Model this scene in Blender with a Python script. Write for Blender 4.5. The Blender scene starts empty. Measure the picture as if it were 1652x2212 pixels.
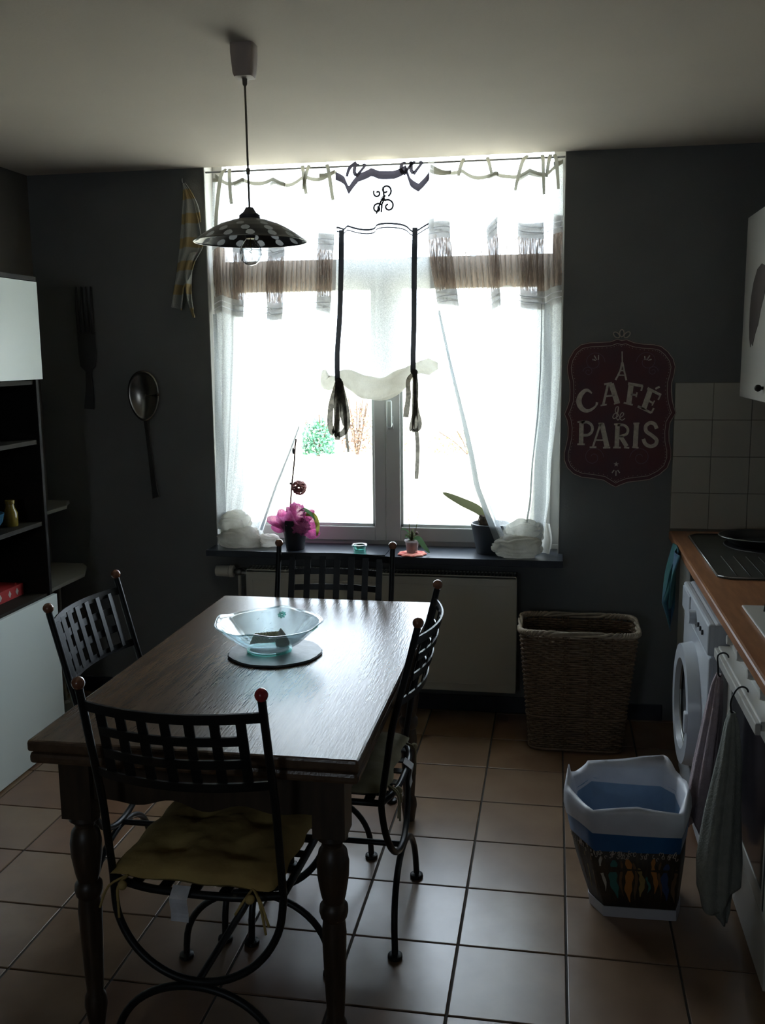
import bpy, bmesh, math, random
from mathutils import Vector, Matrix, noise

C = bpy.context.scene.collection
SC = bpy.context.scene
PI = math.pi

# ------------------------------------------------------------------ camera
F, PITCH, YAW, ROLL, CAMZ = 2098.86, 0.161747, 0.175471, -0.010112, 1.64587
fwd = Vector((-math.sin(YAW) * math.cos(PITCH), math.cos(YAW) * math.cos(PITCH), -math.sin(PITCH)))
rgt = Vector((math.cos(YAW), math.sin(YAW), 0))
upv = rgt.cross(fwd)
r2 = math.cos(ROLL) * rgt + math.sin(ROLL) * upv
u2 = -math.sin(ROLL) * rgt + math.cos(ROLL) * upv
cd = bpy.data.cameras.new('camera')
cam = bpy.data.objects.new('camera', cd)
C.objects.link(cam)
m = Matrix((r2, u2, -fwd)).transposed().to_4x4()
m.translation = (0, 0, CAMZ)
cam.matrix_world = m
cd.sensor_fit = 'HORIZONTAL'
cd.sensor_width = 36
cd.lens = F / 1652 * 36
cd.clip_start = 0.02
SC.camera = cam

# ------------------------------------------------------------------ light and exposure
SC.view_settings.view_transform = 'Standard'
SC.view_settings.look = 'None'
SC.view_settings.gamma = 1
SC.view_settings.use_curve_mapping = False
SC.view_settings.exposure = 1.55
w = bpy.data.worlds.new('sky')
SC.world = w
w.use_nodes = True
bg = w.node_tree.nodes['Background']
bg.inputs[0].default_value = (0.74, 0.87, 1.0, 1)
bg.inputs[1].default_value = 5.0
sd = bpy.data.lights.new('sun', 'SUN')
sd.energy = 9.0
sd.angle = math.radians(1.0)
sd.color = (1, 0.96, 0.88)
sun = bpy.data.objects.new('sun', sd)
C.objects.link(sun)
sun.rotation_euler = Vector((0.35, -0.55, 0.75)).to_track_quat('Z', 'Y').to_euler()
pd = bpy.data.lights.new('window_portal', 'AREA')
pd.shape = 'RECTANGLE'
pd.size = 1.66
pd.size_y = 1.85
pd.cycles.is_portal = True
portal = bpy.data.objects.new('window_portal', pd)
C.objects.link(portal)
portal.location = (-0.767, 4.60, 1.66)
portal.rotation_euler = (-PI / 2, 0, 0)
pd2 = bpy.data.lights.new('added_window_portal', 'AREA')  # guides sky sampling through the added fill opening behind the camera
pd2.shape = 'RECTANGLE'
pd2.size = 0.5
pd2.size_y = 0.5
pd2.cycles.is_portal = True
portal2 = bpy.data.objects.new('added_window_portal', pd2)
C.objects.link(portal2)
portal2.location = (-1.0, -2.11, 1.75)
portal2.rotation_euler = (PI / 2, 0, 0)
SC.cycles.max_bounces = 14
SC.cycles.diffuse_bounces = 6
SC.cycles.transparent_max_bounces = 24
SC.cycles.transmission_bounces = 10
SC.cycles.caustics_refractive = False
SC.cycles.sample_clamp_indirect = 8
SC.cycles.use_denoising = True

# ------------------------------------------------------------------ materials
def mat(name, color, rough=0.6, metal=0.0, spec=0.5, noise_scale=0, noise_amt=0.0, bump=0.0, bump_scale=None,
        stretch=(1, 1, 1), color2=None, coat=0.0):
    m_ = bpy.data.materials.new(name)
    m_.use_nodes = True
    nt = m_.node_tree
    b = nt.nodes['Principled BSDF']
    b.inputs['Base Color'].default_value = (*color, 1)
    b.inputs['Roughness'].default_value = rough
    b.inputs['Metallic'].default_value = metal
    b.inputs['Specular IOR Level'].default_value = spec
    b.inputs['Coat Weight'].default_value = coat
    if noise_scale:
        tc = nt.nodes.new('ShaderNodeTexCoord')
        mp = nt.nodes.new('ShaderNodeMapping')
        mp.inputs['Scale'].default_value = stretch
        nz = nt.nodes.new('ShaderNodeTexNoise')
        nz.inputs['Scale'].default_value = noise_scale
        nz.inputs['Detail'].default_value = 5
        nt.links.new(tc.outputs['Object'], mp.inputs[0])
        nt.links.new(mp.outputs[0], nz.inputs[0])
        mx = nt.nodes.new('ShaderNodeMix')
        mx.data_type = 'RGBA'
        c2 = color2 or tuple(c * (1 - noise_amt) for c in color)
        mx.inputs[6].default_value = (*color, 1)
        mx.inputs[7].default_value = (*c2, 1)
        rp = nt.nodes.new('ShaderNodeMapRange')
        rp.inputs[1].default_value = 0.35
        rp.inputs[2].default_value = 0.65
        nt.links.new(nz.outputs[0], rp.inputs[0])
        nt.links.new(rp.outputs[0], mx.inputs[0])
        nt.links.new(mx.outputs[2], b.inputs['Base Color'])
        if bump:
            bp = nt.nodes.new('ShaderNodeBump')
            bp.inputs['Strength'].default_value = bump
            bp.inputs['Distance'].default_value = 0.004
            if bump_scale:
                nz2 = nt.nodes.new('ShaderNodeTexNoise')
                nz2.inputs['Scale'].default_value = bump_scale
                nt.links.new(mp.outputs[0], nz2.inputs[0])
                nt.links.new(nz2.outputs[0], bp.inputs['Height'])
            else:
                nt.links.new(nz.outputs[0], bp.inputs['Height'])
            nt.links.new(bp.outputs[0], b.inputs['Normal'])
    return m_

def sheer(name, color, opacity, weave=0.12, trans=0.6, scale=(220, 220, 220), tone=None, tone_scale=20):
    """thin woven cloth: open weave lets part of the light straight through, threads scatter the rest"""
    m_ = bpy.data.materials.new(name)
    m_.use_nodes = True
    nt = m_.node_tree
    nt.nodes.clear()
    out = nt.nodes.new('ShaderNodeOutputMaterial')
    tr = nt.nodes.new('ShaderNodeBsdfTransparent')
    df = nt.nodes.new('ShaderNodeBsdfDiffuse')
    tl = nt.nodes.new('ShaderNodeBsdfTranslucent')
    df.inputs[0].default_value = (*color, 1)
    tl.inputs[0].default_value = (*color, 1)
    m1 = nt.nodes.new('ShaderNodeMixShader')
    m1.inputs[0].default_value = trans
    m2 = nt.nodes.new('ShaderNodeMixShader')
    tc = nt.nodes.new('ShaderNodeTexCoord')
    nz = nt.nodes.new('ShaderNodeTexNoise')
    nz.inputs['Scale'].default_value = 1
    mp = nt.nodes.new('ShaderNodeMapping')
    mp.inputs['Scale'].default_value = scale
    mr = nt.nodes.new('ShaderNodeMapRange')
    mr.inputs[1].default_value = 0.3
    mr.inputs[2].default_value = 0.7
    mr.inputs[3].default_value = max(0, opacity - weave)
    mr.inputs[4].default_value = min(1, opacity + weave)
    L = nt.links.new
    L(tc.outputs['Object'], mp.inputs[0])
    L(mp.outputs[0], nz.inputs[0])
    if tone:
        n2 = nt.nodes.new('ShaderNodeTexNoise')
        n2.inputs['Scale'].default_value = tone_scale
        n2.inputs['Detail'].default_value = 3
        n2.inputs['Distortion'].default_value = 1.2
        cr_ = nt.nodes.new('ShaderNodeMix')
        cr_.data_type = 'RGBA'
        cr_.inputs[6].default_value = (*color, 1)
        cr_.inputs[7].default_value = (*tone, 1)
        m3 = nt.nodes.new('ShaderNodeMapRange')
        m3.inputs[1].default_value = 0.4
        m3.inputs[2].default_value = 0.62
        L(tc.outputs['Object'], n2.inputs[0])
        L(n2.outputs[0], m3.inputs[0])
        L(m3.outputs[0], cr_.inputs[0])
        L(cr_.outputs[2], df.inputs[0])
        L(cr_.outputs[2], tl.inputs[0])
    L(nz.outputs[0], mr.inputs[0])
    L(mr.outputs[0], m2.inputs[0])
    L(df.outputs[0], m1.inputs[1])
    L(tl.outputs[0], m1.inputs[2])
    L(tr.outputs[0], m2.inputs[1])
    L(m1.outputs[0], m2.inputs[2])
    L(m2.outputs[0], out.inputs[0])
    return m_

def thin_glass(name, color=(1, 1, 1), gloss=0.08, rough=0.02, blend=0.12):
    m_ = bpy.data.materials.new(name)
    m_.use_nodes = True
    nt = m_.node_tree
    nt.nodes.clear()
    out = nt.nodes.new('ShaderNodeOutputMaterial')
    tr = nt.nodes.new('ShaderNodeBsdfTransparent')
    tr.inputs[0].default_value = (*color, 1)
    gl = nt.nodes.new('ShaderNodeBsdfGlossy')
    gl.inputs['Roughness'].default_value = rough
    fr = nt.nodes.new('ShaderNodeLayerWeight')
    fr.inputs[0].default_value = blend
    ad = nt.nodes.new('ShaderNodeMath')
    ad.inputs[1].default_value = gloss
    ad.use_clamp = True
    mx = nt.nodes.new('ShaderNodeMixShader')
    L = nt.links.new
    L(fr.outputs[1], ad.inputs[0])
    L(ad.outputs[0], mx.inputs[0])
    L(tr.outputs[0], mx.inputs[1])
    L(gl.outputs[0], mx.inputs[2])
    L(mx.outputs[0], out.inputs[0])
    return m_

M = {}
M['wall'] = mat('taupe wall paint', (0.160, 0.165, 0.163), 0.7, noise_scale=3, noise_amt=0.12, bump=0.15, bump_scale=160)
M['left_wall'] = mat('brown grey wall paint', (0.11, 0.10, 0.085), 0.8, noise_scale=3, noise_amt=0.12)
M['ceiling'] = mat('matt ceiling paint', (0.57, 0.505, 0.43), 0.9, noise_scale=2, noise_amt=0.05, bump=0.1, bump_scale=120)
M['grout'] = mat('dark grout', (0.045, 0.038, 0.03), 0.9, noise_scale=30, noise_amt=0.3)
M['tile_a'] = mat('beige floor tile', (0.205, 0.13, 0.076), 0.27, noise_scale=5, color2=(0.16, 0.096, 0.054), bump=0.2, bump_scale=9)
M['tile_b'] = mat('sand floor tile', (0.22, 0.145, 0.09), 0.30, noise_scale=5, color2=(0.175, 0.108, 0.064), bump=0.2, bump_scale=9)
M['tile_c'] = mat('reddish floor tile', (0.20, 0.115, 0.066), 0.28, noise_scale=5, color2=(0.155, 0.085, 0.05), bump=0.2, bump_scale=9)
M['wall_tile'] = mat('cream wall tile', (0.42, 0.40, 0.34), 0.45, noise_scale=8, noise_amt=0.06)
M['wall_grout'] = mat('tile joint', (0.16, 0.15, 0.12), 0.9)
M['pvc'] = mat('white window plastic', (0.50, 0.50, 0.48), 0.35)
M['reveal'] = mat('pale plaster reveal', (0.55, 0.54, 0.5), 0.8, noise_scale=6, noise_amt=0.05)
M['seal'] = mat('dark window gasket', (0.06, 0.06, 0.06), 0.6)
M['slate'] = mat('blue black slate', (0.035, 0.042, 0.055), 0.33, noise_scale=14, noise_amt=0.35, bump=0.2)
M['glass'] = thin_glass('window glass')
M['radiator'] = mat('cream radiator enamel', (0.46, 0.45, 0.39), 0.4)
M['dark_gap'] = mat('dark recess', (0.02, 0.02, 0.02), 0.9)
M['valve'] = mat('white valve plastic', (0.6, 0.58, 0.52), 0.45)
M['table'] = mat('dark oak table', (0.125, 0.078, 0.046), 0.27, noise_scale=5, color2=(0.095, 0.058, 0.034), bump=0.16, bump_scale=30, stretch=(7, 0.8, 7))
M['leg_wood'] = mat('dark turned oak', (0.06, 0.038, 0.022), 0.4, noise_scale=8, noise_amt=0.4, stretch=(6, 6, 1))
M['iron'] = mat('black painted iron', (0.012, 0.013, 0.013), 0.42, metal=0.3, noise_scale=60, noise_amt=0.3)
M['knob_wood'] = mat('varnished brown knob', (0.22, 0.085, 0.045), 0.22, coat=0.5)
M['knob_red'] = mat('varnished red knob', (0.38, 0.035, 0.04), 0.2, coat=0.5)
M['cushion'] = mat('faded mustard cotton', (0.50, 0.37, 0.13), 0.9, noise_scale=7, color2=(0.38, 0.26, 0.09), bump=0.4, bump_scale=60)
M['cushion_pale'] = mat('olive beige cotton', (0.36, 0.33, 0.21), 0.9, noise_scale=7, noise_amt=0.25, bump=0.4, bump_scale=60)
M['tag'] = mat('white cloth tag', (0.75, 0.76, 0.80), 0.8, noise_scale=40, noise_amt=0.2)
M['aqua_glass'] = thin_glass('pale aqua glass', (0.86, 0.94, 0.96), 0.05, 0.10, 0.18)
M['green_glass'] = thin_glass('green glass', (0.45, 0.82, 0.75), 0.14, 0.05)
M['clear_glass'] = thin_glass('clear bulb glass', (0.80, 0.81, 0.80), 0.10, 0.01, 0.35)
M['amber_glass'] = mat('amber bottle glass', (0.18, 0.13, 0.02), 0.2)
M['paper'] = sheer('white paper', (0.62, 0.64, 0.60), 1.0, 0.0, 0.35)
M['paper_yellow'] = sheer('pale yellow paper', (0.66, 0.66, 0.50), 1.0, 0.0, 0.45)
M['slate_round'] = mat('grey slate plate', (0.10, 0.12, 0.13), 0.42, noise_scale=30, noise_amt=0.3, bump=0.3)
M['white_gloss'] = mat('white lacquer front', (0.66, 0.72, 0.69), 0.35)
M['black_unit'] = mat('black brown veneer', (0.012, 0.009, 0.007), 0.6, spec=0.25, noise_scale=10, noise_amt=0.3, stretch=(1, 1, 8))
M['shelf_edge'] = mat('worn dark shelf board', (0.022, 0.018, 0.013), 0.65, spec=0.2)
M['pale_shelf'] = mat('cream shelf board', (0.19, 0.185, 0.155), 0.5)
M['steel'] = mat('brushed steel', (0.30, 0.30, 0.29), 0.35, metal=1.0, noise_scale=20, noise_amt=0.2)
M['sink_steel'] = mat('dull sink enamel', (0.06, 0.058, 0.045), 0.5, metal=0.2, noise_scale=20, noise_amt=0.2)
M['dark_steel'] = mat('blackened steel', (0.045, 0.043, 0.042), 0.6, metal=0.2)
M['silver'] = mat('tarnished silver', (0.34, 0.31, 0.27), 0.26, metal=1.0, noise_scale=12, noise_amt=0.3)
M['shade'] = mat('black enamel lampshade', (0.02, 0.021, 0.024), 0.35)
M['dot'] = sheer('milky dot glass', (0.42, 0.44, 0.46), 1.0, 0.0, 0.6)
M['canopy'] = mat('off white ceiling rose', (0.42, 0.35, 0.31), 0.6)
M['flex'] = mat('grey brown lamp flex', (0.16, 0.145, 0.11), 0.6)
M['collar'] = mat('dark grey lamp collar', (0.06, 0.06, 0.07), 0.5)
M['brass'] = mat('brass bulb cap', (0.3, 0.24, 0.12), 0.4, metal=1)
M['sheer'] = sheer('white sheer cotton', (0.86, 0.88, 0.87), 0.42, 0.10)
M['sheer_mid'] = sheer('white voile', (0.86, 0.88, 0.87), 0.50, 0.12)
M['sheer_roll'] = sheer('gathered white voile', (0.80, 0.79, 0.74), 0.94, 0.04, 0.55, tone=(0.62, 0.60, 0.54), tone_scale=6)
M['hem_edge'] = sheer('rolled voile hem', (0.22, 0.24, 0.245), 0.95, 0.05, 0.5)
M['hem'] = sheer('doubled voile hem', (0.50, 0.53, 0.54), 0.80, 0.12, 0.5)
M['stripe'] = sheer('woven stripe band', (0.46, 0.455, 0.44), 0.76, 0.10, 0.5)
M['stripe_line'] = sheer('white stripe thread', (0.95, 0.96, 0.98), 0.9, 0.02, 0.6)
M['ruffle'] = sheer('beige gathered voile', (0.36, 0.29, 0.24), 0.72, 0.42, 0.5, scale=(190, 190, 9))
M['ribbon'] = sheer('taupe cotton tape', (0.12, 0.110, 0.090), 1.0, 0.0, 0.5, tone=(0.065, 0.06, 0.05), tone_scale=40)
M['ribbon_dark'] = sheer('dark grey tape', (0.020, 0.021, 0.023), 1.0, 0.0, 0.4)
M['binding'] = sheer('grey purple binding', (0.040, 0.036, 0.046), 1.0, 0.0, 0.5)
M['ecru'] = sheer('ecru cotton tape', (0.22, 0.21, 0.165), 1.0, 0.0, 0.5)
M['embroidery'] = mat('grey embroidery thread', (0.03, 0.032, 0.036), 0.8)
M['pot_dark'] = mat('charcoal plant pot', (0.018, 0.018, 0.022), 0.45)
M['pot_grey'] = mat('slate grey plant pot', (0.045, 0.055, 0.065), 0.5)
M['pot_clear'] = sheer('milky plastic pot', (0.55, 0.52, 0.52), 0.8, 0.03, 0.4)
M['soil'] = mat('bark and soil', (0.10, 0.07, 0.045), 0.95, noise_scale=60, noise_amt=0.6)
M['pink'] = sheer('pink wrapping fibre', (0.78, 0.25, 0.50), 0.84, 0.14, 0.4, tone=(0.55, 0.14, 0.34), tone_scale=30)
M['leaf'] = sheer('green orchid leaf', (0.07, 0.13, 0.06), 1.0, 0.0, 0.35)
M['leaf_olive'] = sheer('olive leaf', (0.07, 0.075, 0.04), 1.0, 0.0, 0.35)
M['leaf_yellow'] = sheer('yellowing leaf', (0.14, 0.15, 0.03), 1.0, 0.0, 0.45)
M['twig'] = mat('brown stem', (0.14, 0.07, 0.06), 0.7)
M['rattan_red'] = mat('red brown cane', (0.30, 0.10, 0.09), 0.6)
M['red_lace'] = mat('red felt mat', (0.55, 0.05, 0.05), 0.9, noise_scale=60, color2=(0.7, 0.35, 0.25))
M['sign'] = mat('oxblood sign enamel', (0.112, 0.030, 0.031), 0.6, noise_scale=6, color2=(0.075, 0.034, 0.045))
M['sign_print'] = mat('cream sign print', (0.60, 0.54, 0.46), 0.7, noise_scale=90, noise_amt=0.25)
M['sign_line'] = mat('grey brown sign line', (0.42, 0.36, 0.30), 0.7)
M['sign_dim'] = mat('dim purple sign scroll', (0.15, 0.10, 0.13), 0.7)
M['wicker'] = mat('brown wicker', (0.17, 0.105, 0.055), 0.65, noise_scale=40, color2=(0.10, 0.06, 0.03))
M['wicker_pale'] = mat('pale wicker rim', (0.34, 0.27, 0.19), 0.6, noise_scale=40, noise_amt=0.3)
M['bag_white'] = mat('white bin bag', (0.58, 0.60, 0.66), 0.4, noise_scale=14, noise_amt=0.1, bump=0.5, bump_scale=20)
M['bag_blue'] = mat('blue bag band', (0.02, 0.12, 0.32), 0.4, bump=0.3, noise_scale=10, noise_amt=0.2)
M['bag_inside'] = mat('pale blue bag lining', (0.22, 0.34, 0.50), 0.5, noise_scale=10, noise_amt=0.2)
M['bin_brown'] = mat('dark brown bin', (0.055, 0.038, 0.02), 0.6, noise_scale=30, color2=(0.03, 0.02, 0.012), stretch=(3, 3, 0.4))
M['bin_base'] = mat('white bin base', (0.50, 0.50, 0.54), 0.5)
for n_, c_ in (('fig_teal', (0.04, 0.16, 0.14)), ('fig_orange', (0.42, 0.17, 0.04)), ('fig_ochre', (0.28, 0.20, 0.07)),
               ('fig_blue', (0.04, 0.07, 0.16)), ('fig_white', (0.5, 0.47, 0.4)), ('fig_brown', (0.15, 0.085, 0.04))):
    M[n_] = mat('printed ' + n_[4:] + ' figure', c_, 0.6)
M['appliance'] = mat('white appliance enamel', (0.50, 0.53, 0.57), 0.28)
M['cooker'] = mat('white cooker enamel', (0.48, 0.47, 0.43), 0.3)
M['oven_glass'] = mat('black oven glass', (0.012, 0.012, 0.014), 0.12)
M['print_black'] = mat('black print', (0.02, 0.02, 0.02), 0.6)
M['counter'] = mat('beech worktop', (0.36, 0.165, 0.075), 0.32, noise_scale=7, color2=(0.26, 0.11, 0.05), stretch=(8, 1, 8))
M['cabinet'] = mat('cream cabinet', (0.40, 0.39, 0.36), 0.4)
M['leaf_print'] = mat('brown leaf print', (0.05, 0.035, 0.03), 0.7)
M['pink_towel'] = mat('dusty pink towel', (0.40, 0.32, 0.34), 0.95, noise_scale=50, noise_amt=0.15, bump=0.6, bump_scale=180)
M['green_towel'] = mat('grey green towel', (0.245, 0.255, 0.225), 0.95, noise_scale=50, noise_amt=0.15, bump=0.6, bump_scale=180)
M['teal_cloth'] = mat('teal cloth', (0.025, 0.13, 0.12), 0.9, noise_scale=9, color2=(0.04, 0.09, 0.17), bump=0.4, bump_scale=80)
M['red_box'] = mat('red cardboard', (0.36, 0.02, 0.02), 0.6)
M['teal_bowl'] = mat('teal glazed bowl', (0.03, 0.10, 0.16), 0.25)
M['lawn'] = mat('dry garden ground', (0.62, 0.58, 0.44), 1.0, noise_scale=1.5, noise_amt=0.15)
M['bush'] = mat('green bush leaves', (0.05, 0.17, 0.09), 0.9, noise_scale=4, noise_amt=0.4)
M['bush_dry'] = mat('russet dry leaves', (0.16, 0.085, 0.05), 0.9, noise_scale=4, noise_amt=0.4)
M['bush_yellow'] = mat('yellow green leaves', (0.26, 0.24, 0.07), 0.9, noise_scale=4, noise_amt=0.3)
M['bark'] = mat('garden bark', (0.07, 0.045, 0.03), 0.9)

def towel_mat():
    m_ = mat('checked cream tea towel', (0.34, 0.31, 0.24), 0.95, noise_scale=120, noise_amt=0.25, bump=0.5, bump_scale=200)
    nt = m_.node_tree
    b = nt.nodes['Principled BSDF']
    tc = nt.nodes.new('ShaderNodeTexCoord')
    ck = nt.nodes.new('ShaderNodeTexWave')
    ck.wave_type = 'BANDS'
    ck.bands_direction = 'Z'
    ck.inputs['Scale'].default_value = 3.0
    ck.inputs['Distortion'].default_value = 1.0
    mr = nt.nodes.new('ShaderNodeMapRange')
    mr.inputs[1].default_value = 0.55
    mr.inputs[2].default_value = 0.7
    mx = nt.nodes.new('ShaderNodeMix')
    mx.data_type = 'RGBA'
    mx.inputs[6].default_value = (0.40, 0.41, 0.38, 1)
    mx.inputs[7].default_value = (0.42, 0.32, 0.15, 1)
    nt.links.new(tc.outputs['Object'], ck.inputs[0])
    nt.links.new(ck.outputs[1], mr.inputs[0])
    nt.links.new(mr.outputs[0], mx.inputs[0])
    nt.links.new(mx.outputs[2], b.inputs['Base Color'])
    return m_
M['tea_towel'] = towel_mat()

# ------------------------------------------------------------------ mesh helpers
class MB:
    def __init__(s):
        s.v = []
        s.f = []

    def add(s, vs, fs):
        o = len(s.v)
        s.v += [tuple(p) for p in vs]
        s.f += [tuple(i + o for i in f) for f in fs]
        return s

    def box(s, x0, y0, z0, x1, y1, z1):
        vs = [(x, y, z) for z in (z0, z1) for y in (y0, y1) for x in (x0, x1)]
        return s.add(vs, [(0, 2, 3, 1), (4, 5, 7, 6), (0, 1, 5, 4), (2, 6, 7, 3), (0, 4, 6, 2), (1, 3, 7, 5)])

    def hexa(s, bot, top):
        """four bottom points, four top points, both counter-clockwise from above"""
        vs = list(bot) + list(top)
        return s.add(vs, [(3, 2, 1, 0), (4, 5, 6, 7)] + [(i, (i + 1) % 4, (i + 1) % 4 + 4, i + 4) for i in range(4)])

    def tube(s, path, r, seg=8, caps=True, flat=None):
        P = [Vector(p) for p in path]
        n = len(P)
        rs = r if isinstance(r, (list, tuple)) else [r] * n
        vs, fs = [], []
        t0 = (P[1] - P[0]).normalized()
        a = t0.orthogonal().normalized() if flat is None else Vector(flat)
        for i, p in enumerate(P):
            t = (P[min(i + 1, n - 1)] - P[max(i - 1, 0)])
            t = t.normalized() if t.length > 1e-9 else t0
            a = (a - t * a.dot(t)).normalized()
            b = t.cross(a)
            for k in range(seg):
                th = 2 * PI * k / seg
                vs.append(p + (a * math.cos(th) + b * math.sin(th)) * rs[i])
        for i in range(n - 1):
            for k in range(seg):
                k2 = (k + 1) % seg
                fs.append((i * seg + k, i * seg + k2, (i + 1) * seg + k2, (i + 1) * seg + k))
        if caps:
            fs.append(tuple(reversed(range(seg))))
            fs.append(tuple((n - 1) * seg + k for k in range(seg)))
        return s.add(vs, fs)

    def strap(s, path, wid, thick, side):
        """flat bar along path; side = width direction (vector or list)"""
        P = [Vector(p) for p in path]
        n = len(P)
        W = wid if isinstance(wid, (list, tuple)) else [wid] * n
        S = side if isinstance(side, list) else [side] * n
        vs, fs = [], []
        for i, p in enumerate(P):
            t = (P[min(i + 1, n - 1)] - P[max(i - 1, 0)]).normalized()
            sd_ = Vector(S[i])
            sd_ = (sd_ - t * sd_.dot(t)).normalized()
            nn = t.cross(sd_)
            for a, b in ((-1, -1), (1, -1), (1, 1), (-1, 1)):
                vs.append(p + sd_ * (a * W[i] / 2) + nn * (b * thick / 2))
        for i in range(n - 1):
            for k in range(4):
                k2 = (k + 1) % 4
                fs.append((i * 4 + k, i * 4 + k2, (i + 1) * 4 + k2, (i + 1) * 4 + k))
        fs.append((3, 2, 1, 0))
        fs.append(tuple((n - 1) * 4 + k for k in range(4)))
        return s.add(vs, fs)

    def band(s, path, wid, side):
        P = [Vector(p) for p in path]
        n = len(P)
        W = wid if isinstance(wid, (list, tuple)) else [wid] * n
        S = side if isinstance(side, list) else [side] * n
        vs = []
        for i, p in enumerate(P):
            t = (P[min(i + 1, n - 1)] - P[max(i - 1, 0)]).normalized()
            sd_ = Vector(S[i])
            sd_ = (sd_ - t * sd_.dot(t)).normalized()
            vs += [p - sd_ * (W[i] / 2), p + t.cross(sd_) * (W[i] * .08), p + sd_ * (W[i] / 2)]
        return s.add(vs, [(i * 3 + k, i * 3 + k + 1, i * 3 + k + 4, i * 3 + k + 3) for i in range(n - 1) for k in (0, 1)])

    def lathe(s, prof, c=(0, 0, 0), seg=28, mod=None, caps=True):
        vs, fs = [], []
        for (r, z) in prof:
            for k in range(seg):
                th = 2 * PI * k / seg
                q = mod(th, r, z) if mod else (r, z)
                vs.append((c[0] + q[0] * math.cos(th), c[1] + q[0] * math.sin(th), c[2] + q[1]))
        n = len(prof)
        for i in range(n - 1):
            for k in range(seg):
                k2 = (k + 1) % seg
                fs.append((i * seg + k, i * seg + k2, (i + 1) * seg + k2, (i + 1) * seg + k))
        if caps:
            fs.append(tuple(reversed(range(seg))))
            fs.append(tuple((n - 1) * seg + k for k in range(seg)))
        return s.add(vs, fs)

    def ball(s, c, r, seg=16, rings=10, sc=(1, 1, 1), rough=0.0, seed=0.0, freq=9.0):
        vs = [(c[0], c[1], c[2] + r * sc[2])]
        fs = []
        for i in range(1, rings):
            ph = PI * i / rings
            for k in range(seg):
                th = 2 * PI * k / seg
                d = Vector((math.sin(ph) * math.cos(th), math.sin(ph) * math.sin(th), math.cos(ph)))
                rr = r * (1 + rough * noise.noise(d * 1.0 * freq * 0.2 + Vector((seed, seed, seed))) * 2
                          + rough * 0.6 * noise.noise(d * freq * 0.5 + Vector((seed, 0, seed))))
                vs.append((c[0] + d.x * rr * sc[0], c[1] + d.y * rr * sc[1], c[2] + d.z * rr * sc[2]))
        vs.append((c[0], c[1], c[2] - r * sc[2]))
        for k in range(seg):
            fs.append((0, 1 + k, 1 + (k + 1) % seg))
        for i in range(rings - 2):
            for k in range(seg):
                a = 1 + i * seg
                fs.append((a + k, a + seg + k, a + seg + (k + 1) % seg, a + (k + 1) % seg))
        a = 1 + (rings - 2) * seg
        for k in range(seg):
            fs.append((a + k, len(vs) - 1, a + (k + 1) % seg))
        return s.add(vs, fs)

    def sheet(s, fn, nu, nv):
        vs = [fn(i / nu, j / nv) for j in range(nv + 1) for i in range(nu + 1)]
        fs = [(j * (nu + 1) + i, j * (nu + 1) + i + 1, (j + 1) * (nu + 1) + i + 1, (j + 1) * (nu + 1) + i)
              for j in range(nv) for i in range(nu)]
        return s.add(vs, fs)

    def prism(s, poly, fa, fb):
        """extrude a 2D polygon; fa / fb map (a, b) to the two end faces"""
        n = len(poly)
        vs = [fa(*p) for p in poly] + [fb(*p) for p in poly]
        return s.add(vs, [tuple(range(n)), tuple(reversed(range(n, 2 * n)))] +
                     [((i + 1) % n, i, i + n, (i + 1) % n + n) for i in range(n)])

def mk(name, mb, material, parent=None, smooth=None, bevel=0, subsurf=0, solid=0, label=None, kind=None):
    me = bpy.data.meshes.new(name)
    me.from_pydata([tuple(p) for p in mb.v], [], mb.f)
    bm = bmesh.new()
    bm.from_mesh(me)
    bmesh.ops.recalc_face_normals(bm, faces=bm.faces)
    bm.to_mesh(me)
    bm.free()
    me.materials.append(M[material])
    o = bpy.data.objects.new(name, me)
    C.objects.link(o)
    if smooth is not None:
        for p in me.polygons:
            p.use_smooth = True
        if smooth < 180:
            me.set_sharp_from_angle(angle=math.radians(smooth))
    if bevel:
        b = o.modifiers.new('bevel', 'BEVEL')
        b.width = bevel
        b.segments = 2
        b.limit_method = 'ANGLE'
        b.angle_limit = math.radians(40)
    if solid:
        b = o.modifiers.new('solid', 'SOLIDIFY')
        b.thickness = solid
        b.offset = 0
    if subsurf:
        b = o.modifiers.new('sub', 'SUBSURF')
        b.levels = subsurf
        b.render_levels = subsurf
    if parent:
        o.parent = parent
        inv = Matrix.Identity(4)
        q = parent
        loc = Vector((0, 0, 0))
        while q:
            loc += Vector(q.location) if q.get('is_root') else Vector((0, 0, 0))
            q = q.parent
        if parent.get('is_root'):
            o.matrix_parent_inverse = Matrix.Translation(-Vector(parent.location))
    if label:
        o['label'] = label
    if kind:
        o['kind'] = kind
    return o

def thing(name, label, cat, loc=(0, 0, 0), group=None):
    o = bpy.data.objects.new(name, None)
    o.empty_display_size = 0.05
    C.objects.link(o)
    o.location = loc
    o['is_root'] = 1
    o['label'] = label
    o['category'] = cat
    if group:
        o['group'] = group
    return o

def tag(o, label, cat, group=None):
    o['label'] = label
    o['category'] = cat
    if group:
        o['group'] = group
    return o

def struct(name, mb=None, material=None, **k):
    if mb is None:
        o = bpy.data.objects.new(name, None)
        C.objects.link(o)
        o['is_root'] = 1
    else:
        o = mk(name, mb, material, **k)
    o['kind'] = 'structure'
    return o

def lerp(tab, t):
    """piecewise smooth interpolation in a table [(key, value), ...] sorted by key descending or ascending"""
    tb = sorted(tab)
    if t <= tb[0][0]:
        return tb[0][1]
    if t >= tb[-1][0]:
        return tb[-1][1]
    for (a, va), (b, vb) in zip(tb, tb[1:]):
        if a <= t <= b:
            u = (t - a) / (b - a)
            return va + (vb - va) * u
    return tb[-1][1]

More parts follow.
